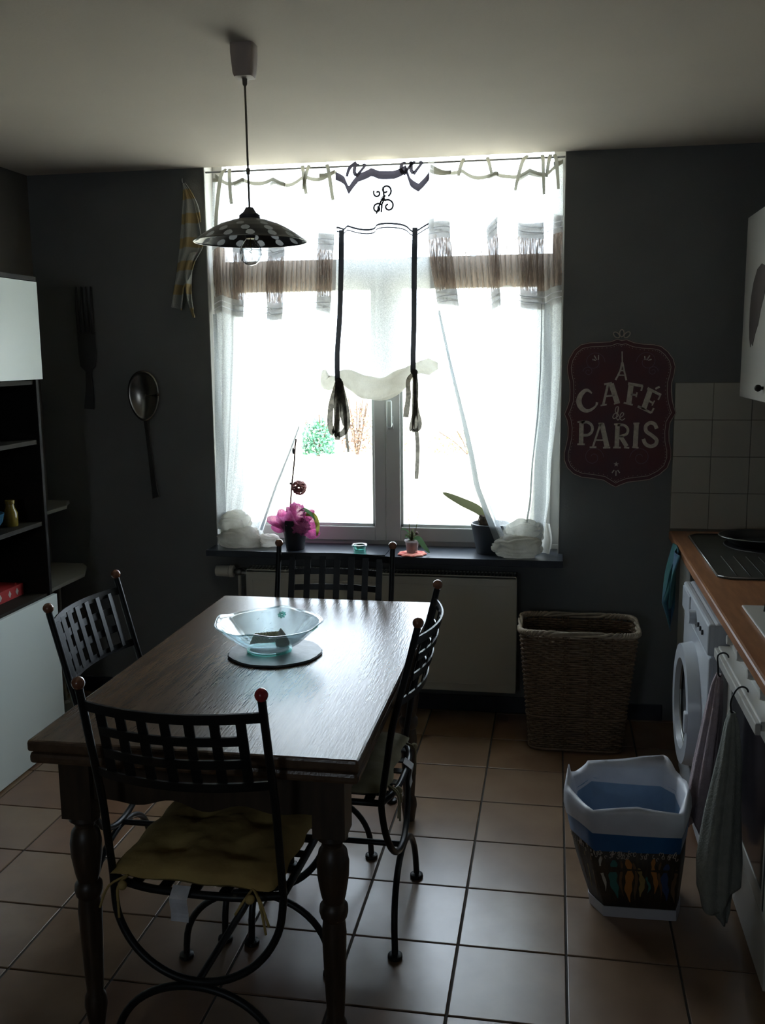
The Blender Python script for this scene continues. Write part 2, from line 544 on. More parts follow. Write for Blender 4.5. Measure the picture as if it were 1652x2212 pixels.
def smooth_path(pts, n=8):
    P = [Vector(p) for p in pts]
    out = []
    for i in range(len(P) - 1):
        p0 = P[max(i - 1, 0)]
        p1, p2_ = P[i], P[i + 1]
        p3 = P[min(i + 2, len(P) - 1)]
        for k in range(n):
            t = k / n
            out.append(0.5 * ((2 * p1) + (p2_ - p0) * t + (2 * p0 - 5 * p1 + 4 * p2_ - p3) * t * t
                              + (3 * p1 - p0 - 3 * p2_ + p3) * t ** 3))
    out.append(P[-1])
    return out

random.seed(4)
WY, H = 4.3275, 2.473
XL, XR = -2.42, 1.12
OL, OR, OB, OT = -1.565, 0.030, 0.722, 2.60
YB = -2.0

# ================================================================== the setting
fl = struct('floor', MB().box(XL - .1, YB - .1, -0.12, XR + .1, WY + .35, -0.004), 'grout')
tile_me = {}
xs0, ys0 = -0.2403, 3.7004
for i in range(-8, 6):
    for j in range(-11, 4):
        x0, x1 = xs0 + i * .3 + .003, xs0 + (i + 1) * .3 - .003
        y0, y1 = ys0 + j * .3 + .003, ys0 + (j + 1) * .3 - .003
        x0, x1, y1 = max(x0, XL), min(x1, XR), min(y1, WY)
        if x1 - x0 < .02 or y1 - y0 < .02:
            continue
        ww, dd = round(x1 - x0, 4), round(y1 - y0, 4)
        k = random.choice('abc')
        key = (ww, dd, k)
        if key not in tile_me:
            t = mk('floor_tile', MB().box(-ww / 2, -dd / 2, -.009, ww / 2, dd / 2, 0), 'tile_' + k, bevel=.002)
            tile_me[key] = t
            o = t
        else:
            o = tile_me[key].copy()
            C.objects.link(o)
        o.location = ((x0 + x1) / 2, (y0 + y1) / 2, 0)
        o.parent = fl
struct('ceiling', MB().box(XL - .1, YB - .1, H, XR + .1, WY, H + .2), 'ceiling')
wb = struct('wall_back', MB()
            .box(XL - .1, WY, -.1, OL, WY + .30, 2.9).box(OR, WY, -.1, XR + .1, WY + .30, 2.9)
            .box(OL, WY, -.1, OR, WY + .30, OB).box(OL, WY, OT, OR, WY + .30, 2.9), 'wall')
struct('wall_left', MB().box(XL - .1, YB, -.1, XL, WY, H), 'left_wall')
struct('wall_right', MB().box(XR, YB, -.1, XR + .1, WY, H), 'wall')
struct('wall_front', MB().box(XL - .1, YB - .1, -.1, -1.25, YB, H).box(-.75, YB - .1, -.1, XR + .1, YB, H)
       .box(-1.25, YB - .1, -.1, -.75, YB, 1.5).box(-1.25, YB - .1, 2.0, -.75, YB, H), 'left_wall')  # gap left in this wall to let added fill daylight in
fill_win = struct('added_fill_window')  # unseen window behind the camera, added to give near objects fill light
mk('outer_frame', MB().box(-1.25, YB - .09, 1.5, -1.22, YB - .03, 2.0).box(-.78, YB - .09, 1.5, -.75, YB - .03, 2.0)
   .box(-1.22, YB - .09, 1.5, -.78, YB - .03, 1.53).box(-1.22, YB - .09, 1.97, -.78, YB - .03, 2.0), 'pvc', fill_win)
mk('pane', MB().box(-1.22, YB - .062, 1.53, -.78, YB - .058, 1.97), 'glass', fill_win)
struct('baseboard_back', MB().box(XL, WY - .012, 0, .5, WY, .075), 'slate', bevel=.002)
# plaster lining of the recess
struct('trim_1', MB().box(OL, WY - .002, OB, OL + .004, WY + .10, OT), 'reveal')
struct('trim_2', MB().box(OR - .004, WY - .002, OB, OR, WY + .10, OT), 'reveal')
# tiled splashback
mk('tile_joint', MB().box(.503, WY - .006, .86, XR, WY, 1.512), 'wall_grout', wb)
src = None
for r in range(4):
    for c in range(4):
        x0 = .506 + c * .158
        x1 = min(x0 + .1555, XR)
        z0 = 1.509 - (r + 1) * .1575 + .0025
        if x1 - x0 < .02:
            continue
        t = MB().box(x0, WY - .009, z0, x1, WY - .004, z0 + .155)
        mk('wall_tile', t, 'wall_tile', wb, bevel=.0015)

# ------------------------------------------------------------------ window
win = struct('window_1')
FY = 4.42      # inner face of the frame
def bar(name, x0, z0, x1, z1, y0=FY, y1=FY + .06, m_='pvc', p=win, b=.004):
    return mk(name, MB().box(x0, y0, z0, x1, y1, z1), m_, p, bevel=b)
bar('outer_frame', OL, OB, OL + .05, OT, FY + .015, FY + .08)
bar('outer_frame', OR - .05, OB, OR, OT, FY + .015, FY + .08)
bar('outer_frame', OL, OB, OR, OB + .055, FY + .012, FY + .08)
bar('transom', OL, 1.985, OR, 2.07, FY + .005, FY + .08)
bar('outer_frame', OL, OT - .05, OR, OT, FY + .015, FY + .08)
# left sash, right sash
for (xa, xb, la, lb) in ((-1.525, -.768, .058, .052), (-.766, -.01, .068, .062)):
    s_ = mk('sash', MB().box(xa, FY, .775, xa + la, FY + .065, 1.99).box(xb - lb, FY, .775, xb, FY + .065, 1.99)
            .box(xa + la, FY, .775, xb - lb, FY + .065, .842).box(xa + la, FY, 1.93, xb - lb, FY + .065, 1.99), 'pvc', win, bevel=.004)
    mk('glazing_bead', MB().box(xa + la, FY + .012, .842, xa + la + .012, FY + .03, 1.93).box(xb - lb - .012, FY + .012, .842, xb - lb, FY + .03, 1.93)
       .box(xa + la, FY + .012, .842, xb - lb, FY + .03, .856), 'white_gloss', s_, bevel=.002)
    mk('pane', MB().box(xa + la, FY + .030, .842, xb - lb, FY + .034, 1.93), 'glass', s_)
for xa, xb in ((OL + .05, OR - .05),):
    mk('pane', MB().box(xa, FY + .03, 2.07, xb, FY + .034, OT - .05), 'glass', win)
hd = mk('handle_plate', MB().box(-.754, FY - .010, 1.30, -.726, FY, 1.36), 'pvc', win, bevel=.004)
mk('handle', MB().tube([(-.740, FY - .008, 1.325), (-.740, FY - .045, 1.325)], .011, 12)
   .box(-.752, FY - .052, 1.312, -.728, FY - .036, 1.435), 'white_gloss', hd, bevel=.006, smooth=40)
sill = [mk('sill_slab', MB().box(-1.575, 4.195, .727, -.735, FY + .012, .757), 'slate', win, bevel=.002),
        mk('sill_slab', MB().box(-.733, 4.165, .724, .048, FY + .012, .755), 'slate', win, bevel=.002)]

# ------------------------------------------------------------------ garden beyond the window
mk('garden_ground', MB().box(-45, WY + .3, -.5, 40, 60, -.2), 'lawn')['kind'] = 'structure'
def bush(name, label, cat, x, y, wdt, hgt, n, material, twigs=5, leaf=.05, seed=1, zb=-.2):
    t = thing(name, label, cat, (x, y, zb))
    rnd = random.Random(seed)
    mb = MB()
    for _ in range(n):
        a, rr = rnd.uniform(0, 2 * PI), math.sqrt(rnd.random()) * wdt / 2
        zz = zb + rnd.uniform(.08, 1) * hgt * (1 - .45 * (rr / (wdt / 2)) ** 2)
        c = Vector((x + rr * math.cos(a), y + rr * math.sin(a) * .7, zz))
        d1 = Vector((rnd.uniform(-1, 1), rnd.uniform(-1, 1), rnd.uniform(-1, 1))).normalized() * leaf
        d2 = d1.orthogonal().normalized() * leaf * .45
        mb.add([c - d1, c - d2, c + d1, c + d2], [(0, 1, 2, 3)])
    mk('foliage', mb, material, t, kind='stuff')
    for k in range(twigs):
        a = rnd.uniform(0, 2 * PI)
        p = [(x + .02 * math.cos(a), y, zb), (x + wdt * .2 * math.cos(a), y + .05, zb + hgt * .5),
             (x + wdt * .42 * math.cos(a), y + .1 * math.sin(a), zb + hgt * rnd.uniform(.85, 1.1))]
        mk('branch', MB().tube(smooth_path(p, 4), .012, 5), 'bark', t)
    return t
bush('garden_bush', 'leafy green bush seen through the left window pane', 'bush', -4.25, 17.3, .62, .75, 500, 'bush', seed=3, leaf=.05)
bush('garden_shrub', 'dry russet shrub beside the green bush outside', 'shrub', -3.58, 17.6, .62, .95, 330, 'bush_dry', 8, seed=5, leaf=.04)
bush('garden_shrub', 'yellow green shrub outside, right of the russet shrub', 'shrub', -2.92, 17.5, .6, .9, 260, 'bush_yellow', 4, seed=8, leaf=.04)
bush('garden_shrub', 'low straggly yellow shrub seen through the right pane', 'shrub', -1.55, 17.8, 1.5, .45, 260, 'bush_yellow', 4, seed=9, leaf=.04)

# ================================================================== radiator
RX0, RX1, RZ0, RZ1, RY0, RY1 = -1.387, -.149, .135, .672, 4.20, 4.292
rad = thing('radiator', 'long cream panel radiator on the wall under the window', 'radiator', ((RX0 + RX1) / 2, 4.25, RZ0))
mk('front_panel', MB().box(RX0, RY0, RZ0, RX1, RY0 + .012, RZ1 - .012), 'radiator', rad, bevel=.004)
mk('panel_border', MB().box(RX0 + .03, RY0 - .002, RZ1 - .05, RX1 - .03, RY0 + .004, RZ1 - .046)
   .box(RX0 + .03, RY0 - .002, RZ0 + .035, RX1 - .03, RY0 + .004, RZ0 + .039)
   .box(RX1 - .032, RY0 - .002, RZ0 + .035, RX1 - .028, RY0 + .004, RZ1 - .046)
   .box(RX0 + .028, RY0 - .002, RZ0 + .035, RX0 + .032, RY0 + .004, RZ1 - .046), 'radiator', rad)
mk('back_panel', MB().box(RX0 + .01, RY1 - .012, RZ0, RX1 - .01, RY1, RZ1 - .02), 'radiator', rad)
mk('side_panel', MB().box(RX0, RY0, RZ0 + .01, RX0 + .004, RY1, RZ1), 'radiator', rad)
mk('side_panel', MB().box(RX1 - .004, RY0, RZ0 + .01, RX1, RY1, RZ1), 'radiator', rad)
mk('convector_core', MB().box(RX0 + .01, RY0 + .014, RZ0 + .02, RX1 - .01, RY1 - .014, RZ1 - .03), 'dark_gap', rad)
g = MB().box(RX0, RY0, RZ1 - .005, RX1, RY0 + .008, RZ1).box(RX0, RY1 - .008, RZ1 - .005, RX1, RY1, RZ1)
nb = 76
for k in range(nb + 1):
    x = RX0 + (RX1 - RX0 - .006) * k / nb
    g.box(x, RY0 + .008, RZ1 - .005, x + .006, RY1 - .008, RZ1)
mk('top_grille', g, 'radiator', rad, kind='stuff')
mk('bracket', MB().box(-1.2, RY1, .5, -1.17, WY - .001, .56), 'radiator', rad)
mk('bracket', MB().box(-.35, RY1, .5, -.32, WY - .001, .56), 'radiator', rad)
vt = mk('thermostat_valve', MB().tube([(-1.542, 4.235, .652), (-1.475, 4.235, .652)], [.025, .027], 18)
        .tube([(-1.475, 4.235, .652), (-1.455, 4.235, .652)], [.030, .028], 18), 'valve', rad, smooth=40, bevel=.003)
mk('valve_body', MB().tube([(-1.455, 4.235, .652), (-1.40, 4.235, .645), (-1.383, 4.235, .64)], .011, 10)
   .ball((-1.43, 4.235, .65), .018, 12, 8), 'steel', rad, smooth=180)
mk('pipe', MB().tube([(-1.43, 4.235, .64), (-1.43, 4.235, 0.0)], .008, 10), 'radiator', rad, smooth=180)

# ================================================================== curtains
def panel(xl, xr, zt, zb, k, amp, dep, Y0, nu, nv, ph=0.0, jit=0.35):
    """hanging cloth: xl/xr give the edge x at height z, zt/zb the top and bottom z across s"""
    def fn(s, t):
        a, b = zt(s), zb(s)
        z = a + (b - a) * t
        l, r_ = xl(z), xr(z)
        th = 2 * PI * k * s + ph + jit * math.sin(7 * s + z * 2.2) + .5 * noise.noise(Vector((s * 4, z * 1.3, ph)))
        wd = (r_ - l)
        x = l + wd * s + amp(z) * math.sin(th) * math.sin(PI * min(1, max(0, s))) ** .35
        y = Y0(z) + dep(z) * math.cos(th) + .006 * noise.noise(Vector((s * 11, z * 6, 3 + ph)))
        return (x, y, z)
    return MB().sheet(fn, nu, nv)

def fold_path(patches, n=160):
    """cloth run across the width as (x fraction, y offset, hem offset); it doubles back at each patch"""
    P = [Vector((0, 0, 0))]
    x = 0.0
    for i, (a, b) in enumerate(patches):
        dz = .016 * math.sin(i * 2.3 + 1)
        if a - x > .12:
            P.append(Vector(((a + x) / 2, -.006, 0)))
        if a > x + .02:
            P.append(Vector((a, -.004, dz * .5)))
        P += [Vector((b - .01, -.008, dz)), Vector((b, -.002, dz)), Vector((b - .02, .006, dz * 1.2)), Vector((a + .02, .008, dz * 1.6)),
              Vector((a, .013, dz * 1.7)), Vector((a + .03, .019, dz * 1.5)), Vector((b, .018, dz))]
        x = b
    if x < .97:
        P.append(Vector(((1 + x) / 2, 0, 0)))
        P.append(Vector((1, .004, 0)))
    Q = smooth_path(P, 8)
    d = [0]
    for i in range(len(Q) - 1):
        d.append(d[-1] + math.hypot(Q[i + 1].x - Q[i].x, (Q[i + 1].y - Q[i].y) * 1.5) + 1e-6)
    out, j = [], 0
    for k in range(n + 1):
        t = d[-1] * k / n
        while j < len(Q) - 2 and d[j + 1] < t:
            j += 1
        u = (t - d[j]) / (d[j + 1] - d[j])
        out.append(Q[j].lerp(Q[j + 1], min(1, max(0, u))))
    return out

def folded(fp, xl, xr, zt, zb, dep, Y0, nv, ph=0.0, fine=0, off=0.0):
    nu = len(fp) - 1
    mul = 3 if fine else 1
    def fn(s, t):
        q = s * nu
        i = min(int(q), nu - 1)
        f = fp[i].lerp(fp[i + 1], q - i)
        xf = min(1, max(0, f.x))
        a, b = zt(xf) + f.z, zb(xf) + f.z
        z = a + (b - a) * t
        l, r_ = xl(z), xr(z)
        x = l + (r_ - l) * xf
        y = Y0(z) + f.y + off + dep(z) * math.sin(2 * PI * 2.6 * xf + ph + z * .8) + .005 * noise.noise(Vector((s * 14, z * 4, 3 + ph)))
        x += .006 * noise.noise(Vector((s * 12, z * 1.5, ph)))
        if fine:
            bulge = math.sin(PI * t)
            ff = 2 * PI * 46 * s + 2.5 * noise.noise(Vector((s * 12, z * 3, ph + 5)))
            x += .004 * (.3 + bulge) * math.sin(ff)
            y += -.012 * bulge + .006 * (.3 + bulge) * math.cos(ff)
        return (x, y, z)
    return MB().sheet(fn, nu * mul, nv)

def ribbon(path, width, material, parent, name='ribbon', side=(1, 0, 0), thick=.0012, n=6, twist=0):
    P = smooth_path(path, n)
    S = []
    for i in range(len(P)):
        a = twist * i / len(P)
        S.append(Vector((math.cos(a) * side[0] - math.sin(a) * side[1], math.sin(a) * side[0] + math.cos(a) * side[1], side[2])))
    W_ = width
    if isinstance(width, (list, tuple)):
        W_ = [width[0] + (width[1] - width[0]) * i / (len(P) - 1) for i in range(len(P))]
    return mk(name, MB().band(P, W_, S), material, parent, smooth=60)

rod = tag(mk('curtain_rod', MB().tube([(OL, 4.345, 2.455), (OR, 4.345, 2.455)], .0045, 8), 'steel', smooth=180),
          'thin metal rod across the top of the window', 'curtain rod')

LL = [(2.471, -1.525), (2.153, -1.545), (1.786, -1.548), (1.365, -1.556), (.975, -1.556), (.85, -1.552), (.76, -1.545)]
LR = [(2.467, -.963), (2.215, -.968), (1.898, -.99), (1.656, -1.02), (1.408, -1.101), (1.239, -1.17), (1.046, -1.252), (.914, -1.30), (.80, -1.34)]
RL_ = [(2.459, -.549), (2.163, -.559), (2.007, -.539), (1.81, -.509), (1.57, -.458), (1.306, -.396), (1.058, -.344), (.892, -.275), (.80, -.235)]
RR_ = [(2.462, .018), (1.859, .022), (1.566, .020), (1.367, .010), (1.165, -.010), (1.001, -.017), (.876, -.035), (.80, -.05)]

def make_curtain(label, xl, xr, waves, patches, ph, sag, slope=.12):
    t = thing('curtain', label, 'curtain', ((xl(1.5) + xr(1.5)) / 2, 4.30, .757), 'gathered sheer curtains at the window')
    Yz = lambda z: 4.345 if z > 1.2 else 4.345 - (1.2 - z) * slope
    zT = lambda s: 2.425 - .022 * abs(math.sin(PI * s * 4)) + sag(s) * .3
    z1 = lambda s: 2.19 + waves(s)
    z2 = lambda s: 2.12 + waves(s)
    z3 = lambda s: 1.905 + waves(s) * .6
    z4 = lambda s: 1.83 + waves(s) * .6
    dp = lambda z: lerp([(2.45, .004), (2.2, .009), (1.3, .012), (.8, .010)], z)
    fp = fold_path(patches)
    def part(name, a, b, m_, nv, fine=0, off=0.0):
        return mk(name, folded(fp, xl, xr, a, b, dp, Yz, nv, ph, fine, off), m_, t, smooth=180)
    part('upper_cloth', zT, z1, 'sheer', 14)
    part('heading_tape', lambda s: zT(s) + .004, lambda s: zT(s) - .012, 'ecru', 1, off=-.001)
    part('striped_band', z1, z2, 'stripe', 3)
    part('striped_band', z3, z4, 'stripe', 3)
    for a_ in (.3, .62):
        for (za, zb_) in ((z1, z2), (z3, z4)):
            part('white_stripe', lambda s: za(s) + (zb_(s) - za(s)) * a_, lambda s: za(s) + (zb_(s) - za(s)) * a_ - .005, 'stripe_line', 1, off=-.0018)
    part('gathered_ruffle', z2, z3, 'ruffle', 14, fine=1)
    part('lower_cloth', z4, lambda s: .80, 'sheer', 44)
    return t

cl = make_curtain('left sheer curtain with beige ruffle band, gathered on the sill behind the pink plant pot',
                  lambda z: lerp(LL, z), lambda z: lerp(LR, z),
                  lambda s: -.018 + .014 * math.sin(s * 9 + 1) - .012 * (s > .5), [(0, .07), (.17, .26), (.46, .60), (.87, 1.0)], .4, lambda s: -.01 * s)
cr = make_curtain('right sheer curtain with beige ruffle band, its end knotted over the dark sill',
                  lambda z: lerp(RL_, z), lambda z: lerp(RR_, z),
                  lambda s: .012 - .075 * math.exp(-((s - .33) / .11) ** 2) + .035 * math.exp(-((s - .57) / .1) ** 2), [(0, .17), (.44, .52), (.67, .86), (.93, 1.0)], 2.0,
                  lambda s: -.06 * math.sin(PI * s) ** 2, slope=.34)

def bundle(parent, c, r, sc, seed, tilt=0.0, name='knotted_end', nf=8):
    """end of the curtain bunched into a soft bag: creases run around it, with some crumpling"""
    mb = MB().ball((0, 0, 0), r, 96, 64)
    vs = []
    for p in mb.v:
        d = Vector(p) / r
        t = math.acos(max(-1, min(1, d.z * math.cos(tilt) + d.x * math.sin(tilt))))
        nz = noise.noise(d * 1.3 + Vector((seed, seed, seed)))
        n2 = noise.noise(d * 3.1 + Vector((seed, 2, seed)))
        crease = abs(math.sin(nf * t + 4.5 * nz + 1.5 * d.x + seed))
        f = 1 - .10 * (1 - crease) ** 1.8 + .14 * nz + .10 * n2
        x_ = c[0] + math.copysign(abs(d.x) ** .85, d.x) * r * f * sc[0]
        z_ = c[2] + math.copysign(abs(d.z) ** .85, d.z) * r * f * sc[2]
        vs.append(Vector((x_, c[1] + d.y * r * f * sc[1], max(z_, .7585))))
    mb.v = vs
    return mk(name, mb, 'sheer_roll', parent, smooth=180)
bundle(cl, (-1.435, 4.295, .798), .115, (1.0, .55, .50), 1.0, .9)
bundle(cl, (-1.465, 4.305, .868), .085, (.95, .55, .70), 2.4, .5, nf=6)
bundle(cl, (-1.305, 4.295, .790), .060, (1.0, .7, .55), 4.4, .3, nf=6)
bundle(cr, (-.150, 4.212, .805), .108, (1.0, .42, .52), 3.1, .1)
bundle(cr, (-.120, 4.235, .862), .085, (1.0, .40, .70), 5.3, -.2, nf=7)
def hem(parent, xf, w_, z0, z1, off, material='hem', slope=.12):
    def fn(u, v):
        z = z0 + (z1 - z0) * v
        return (xf(z) + w_ * u * (.35 + .65 * v), 4.328 - max(0, 1.2 - z) * slope + off + .004 * math.sin(z * 9 + u * 3), z)
    mk('side_hem', MB().sheet(fn, 3, 50), material, parent, smooth=180)
hem(cl, lambda z: lerp(LR, z) - .016, .016, 1.32, .84, -.004, 'hem_edge')
hem(cl, lambda z: lerp(LL, z) + .004, .050, 1.83, .84, -.004)
hem(cr, lambda z: lerp(RL_, z), .030, 1.83, .80, -.004, 'hem_edge', .34)
hem(cr, lambda z: lerp(RL_, z) + .034, .020, 1.4, .80, -.004, 'hem', .34)
hem(cr, lambda z: lerp(RR_, z) - .085, .010, 1.85, .84, -.004, 'hem_edge', .34)
hem(cr, lambda z: lerp(RR_, z) - .072, .068, 1.85, .84, -.002, 'hem', .34)
mk('loose_tail', panel(lambda z: -.085, lambda z: -.005 + .006 * math.sin(z * 40), lambda s: .905 - .01 * s, lambda s: .76, 1.5, lambda z: .004, lambda z: .010,
                       lambda z: 4.30, 20, 10, .5), 'sheer_roll', cr, smooth=180)
# cream tie ribbons at the headings
for (x, dx, ln) in ((-1.46, -.05, .22), (-1.445, .012, .12), (-1.11, .02, .09), (-1.08, -.02, .07), (-1.0, .03, .12)):
    ribbon([(x, 4.335, 2.465), (x + dx * .4, 4.315, 2.43), (x + dx * .8, 4.305, 2.43 - ln * .6), (x + dx, 4.31, 2.43 - ln)], .016, 'ecru', cl, 'tie_ribbon', twist=.8)
for (x, dx, ln) in ((-.13, -.05, .12), (-.07, .01, .14), (-.02, .02, .12), (-.035, -.015, .07), (-.3, .02, .05), (-.4, -.02, .05)):
    ribbon([(x, 4.335, 2.465), (x + dx * .4, 4.315, 2.44), (x + dx * .8, 4.305, 2.44 - ln * .6), (x + dx, 4.31, 2.44 - ln)], .016, 'ecru', cr, 'tie_ribbon', twist=.9)
ribbon([(-.54, 4.33, 2.46), (-.54, 4.32, 2.42), (-.538, 4.315, 2.35), (-.54, 4.318, 2.25), (-.542, 4.32, 2.18)], .026, 'stripe', cr, 'side_hem')

# ------------------------------------------------------------------ middle tie-up blind
bl = thing('tie_up_blind', 'short white tie-up blind with grey tapes, rolled and tied between the two curtains', 'blind', (-.745, 4.29, 1.46))
TOPX = [(0, -.948), (.1, -.935), (.25, -.86), (.5, -.74), (.72, -.62), (.88, -.58), (1, -.545)]
def top_z(s):
    return lerp([(0, 2.41), (.10, 2.385), (.17, 2.345), (.25, 2.40), (.36, 2.418), (.5, 2.405), (.62, 2.405), (.74, 2.425), (.82, 2.37), (.90, 2.348), (1, 2.40)], s)
def b_l(z):
    return lerp([(2.45, -.955), (2.3, -.955), (2.15, -.955), (1.9, -.965), (1.7, -.99), (1.56, -1.015)], z)
def b_r(z):
    return lerp([(2.45, -.545), (2.3, -.545), (2.15, -.55), (1.9, -.54), (1.7, -.52), (1.58, -.50)], z)
def zrow(base):
    return lambda s: base + .012 * math.sin(s * 2 * PI * 2 + .6) - .02 * math.exp(-((s - .07) / .06) ** 2) - .016 * math.exp(-((s - .88) / .06) ** 2)
def bpan(a, b, nv, mname, name, off=0.0, nu=80):
    amp = lambda z: lerp([(2.45, .010), (2.2, .016), (1.6, .014)], z)
    dep = lambda z: lerp([(2.45, .010), (2.2, .012), (1.6, .008)], z)
    return mk(name, panel(b_l, b_r, a, b, 3.0, amp, dep, lambda z: 4.300 + off, nu, nv, 1.2, .2), mname, bl, smooth=180)
zt = lambda s: top_z(s)
bpan(zt, lambda s: zrow(2.19)(s), 12, 'sheer_mid', 'cloth')
bpan(lambda s: zt(s) + .016, lambda s: zt(s) - .018, 2, 'binding', 'top_binding', -.003)
bpan(lambda s: zrow(2.195)(s), lambda s: zrow(2.187)(s), 1, 'ribbon_dark', 'dark_piping', -.002)
bpan(lambda s: zrow(2.177)(s), lambda s: zrow(2.172)(s), 1, 'ribbon_dark', 'dark_piping', -.002)
bpan(lambda s: zrow(2.19)(s), lambda s: zrow(2.135)(s), 4, 'sheer_mid', 'cloth')
bpan(lambda s: zrow(2.135)(s), lambda s: zrow(2.07)(s), 3, 'stripe', 'striped_band')
bpan(lambda s: zrow(2.07)(s), lambda s: 1.55 + .05 * (s - .5) - .06 * math.sin(PI * s) ** 1, 26, 'sheer_mid', 'cloth')
for x in (-.86, -.655, -.612):
    ribbon([(x, 4.34, 2.462), (x - .012, 4.325, 2.45), (x - .010, 4.297, 2.42), (x, 4.292, 2.405)], .016, 'binding', bl, 'loop_tape')
    ribbon([(x + .022, 4.34, 2.462), (x + .03, 4.325, 2.45), (x + .014, 4.297, 2.42), (x, 4.291, 2.40)], .014, 'binding', bl, 'loop_tape')
ribbon([(-.86, 4.29, 2.46), (-.885, 4.285, 2.44), (-.895, 4.28, 2.42), (-.90, 4.28, 2.40)], .014, 'binding', bl, 'loop_tape', twist=1)
# embroidery: curls and a small flower
em = MB()
def curl(cx, cz, r, turns, a0, sgn=1, rr=.0016):
    P = []
    for i in range(26):
        u = i / 25
        a = a0 + sgn * u * turns * 2 * PI
        q = r * (1 - .8 * u)
        P.append((cx + q * math.cos(a), 4.268, cz + q * math.sin(a)))
    return P
for P in (curl(-.728, 2.335, .026, 1.1, -1.2), curl(-.718, 2.27, .028, 1.1, 2.2, -1), curl(-.765, 2.262, .022, 1.2, .6),
          [(-.748, 4.268, 2.245), (-.745, 4.268, 2.28), (-.735, 4.268, 2.30), (-.74, 4.268, 2.35)],
          curl(-.765, 2.325, .018, 1.0, 2.5), [(-.77, 4.268, 2.24), (-.75, 4.268, 2.29), (-.73, 4.268, 2.315)]):
    em.tube(P, .0042, 5)
for a in range(8):
    th = a * PI / 4
    em.tube([(-.742 + .003 * math.cos(th), 4.268, 2.30 + .003 * math.sin(th)), (-.742 + .012 * math.cos(th), 4.268, 2.30 + .012 * math.sin(th))], .0022, 5)
mk('embroidery', em, 'embroidery', bl, kind='stuff')
# rolled bottom
RC = smooth_path([(-1.018, 4.278, 1.575), (-1.005, 4.27, 1.525), (-.965, 4.262, 1.525), (-.925, 4.258, 1.548), (-.875, 4.255, 1.525), (-.82, 4.252, 1.498),
                  (-.76, 4.252, 1.492), (-.70, 4.254, 1.512), (-.65, 4.256, 1.545), (-.598, 4.258, 1.578), (-.55, 4.265, 1.588), (-.505, 4.275, 1.59)], 8)
RW = [(0, .012), (.08, .034), (.17, .030), (.22, .020), (.32, .042), (.45, .052), (.55, .052), (.68, .046), (.80, .028), (.84, .026), (.92, .036), (1, .014)]
vs, fs, n_, sg = [], [], len(RC), 28
for i, p in enumerate(RC):
    u = i / (n_ - 1)
    t = (RC[min(i + 1, n_ - 1)] - RC[max(i - 1, 0)]).normalized()
    up_ = Vector((0, 0, 1)) - t * t.z
    up_.normalize()
    yy = t.cross(up_)
    rw = lerp(RW, u)
    for k in range(sg):
        a = 2 * PI * k / sg
        f = 1 + .16 * noise.noise(Vector((u * 9, math.cos(a) * 1.6, math.sin(a) * 1.6))) - .16 * (1 - abs(math.sin(2.5 * a + u * 9 + 2 * noise.noise(Vector((u * 5, 1, 2)))))) ** 1.5
        vs.append(p + (up_ * math.cos(a) * rw + yy * math.sin(a) * rw * .55) * f)
for i in range(n_ - 1):
    for k in range(sg):
        fs.append((i * sg + k, i * sg + (k + 1) % sg, (i + 1) * sg + (k + 1) % sg, (i + 1) * sg + k))
fs += [tuple(reversed(range(sg))), tuple((n_ - 1) * sg + k for k in range(sg))]
mk('rolled_hem', MB().add(vs, fs), 'sheer_roll', bl, smooth=180)
# long tapes and bows
for x0, x1, zk in ((-.927, -.945, 1.53), (-.604, -.608, 1.565)):
    ribbon([(x0, 4.278, 2.178), (x0 - .002, 4.262, 2.0), ((x0 + x1) / 2, 4.25, 1.8), (x1, 4.232, 1.65), (x1, 4.225, zk)], .023, 'ribbon_dark', bl, 'long_tape')
    mk('knot', MB().ball((x1 + .006, 4.218, zk), .013, 12, 8, (1.2, .8, 1.0)), 'ribbon', bl, smooth=180)
def bow(x, z, pts, w_=.026, tw=0):
    ribbon([(x + a, 4.215 - b, z + c) for a, b, c in pts], w_, 'ribbon', bl, 'bow_tape', twist=tw)
x, z = -.940, 1.525
bow(x, z, [(0, 0, 0), (-.03, .01, -.10), (-.036, .012, -.19), (-.018, .014, -.225), (.0, .012, -.14), (.008, .005, -.02)])
bow(x, z, [(.008, 0, 0), (.034, .01, -.10), (.042, .012, -.18), (.026, .016, -.22), (-.004, .016, -.235), (-.012, .01, -.215)])
bow(x, z, [(.0, 0, 0), (-.006, .015, -.10), (-.004, .016, -.20), (-.004, .016, -.255)], .024)
bow(x, z, [(.01, 0, 0), (.03, .012, -.12), (.036, .014, -.22), (.044, .012, -.31)], (.022, .010))
bow(x, z, [(.0, 0, 0), (.014, .015, -.08), (.02, .016, -.15), (.03, .014, -.19)], .018)
x, z = -.602, 1.56
bow(x, z, [(0, 0, 0), (-.024, .008, -.03), (-.024, .012, -.10), (-.036, .012, -.19)], (.016, .026), .4)
bow(x, z, [(.004, 0, 0), (.012, .01, -.07), (.004, .012, -.16), (-.012, .014, -.235), (-.004, .014, -.245), (.02, .012, -.24), (.026, .012, -.21), (.012, .01, -.15), (.006, .0, -.05)], .018)
bow(x, z, [(.0, 0, 0), (-.002, .012, -.12), (-.002, .014, -.255)], .012)
bow(x, z, [(.006, 0, 0), (.008, .012, -.2), (.016, .012, -.32), (.010, .012, -.46)], .018)

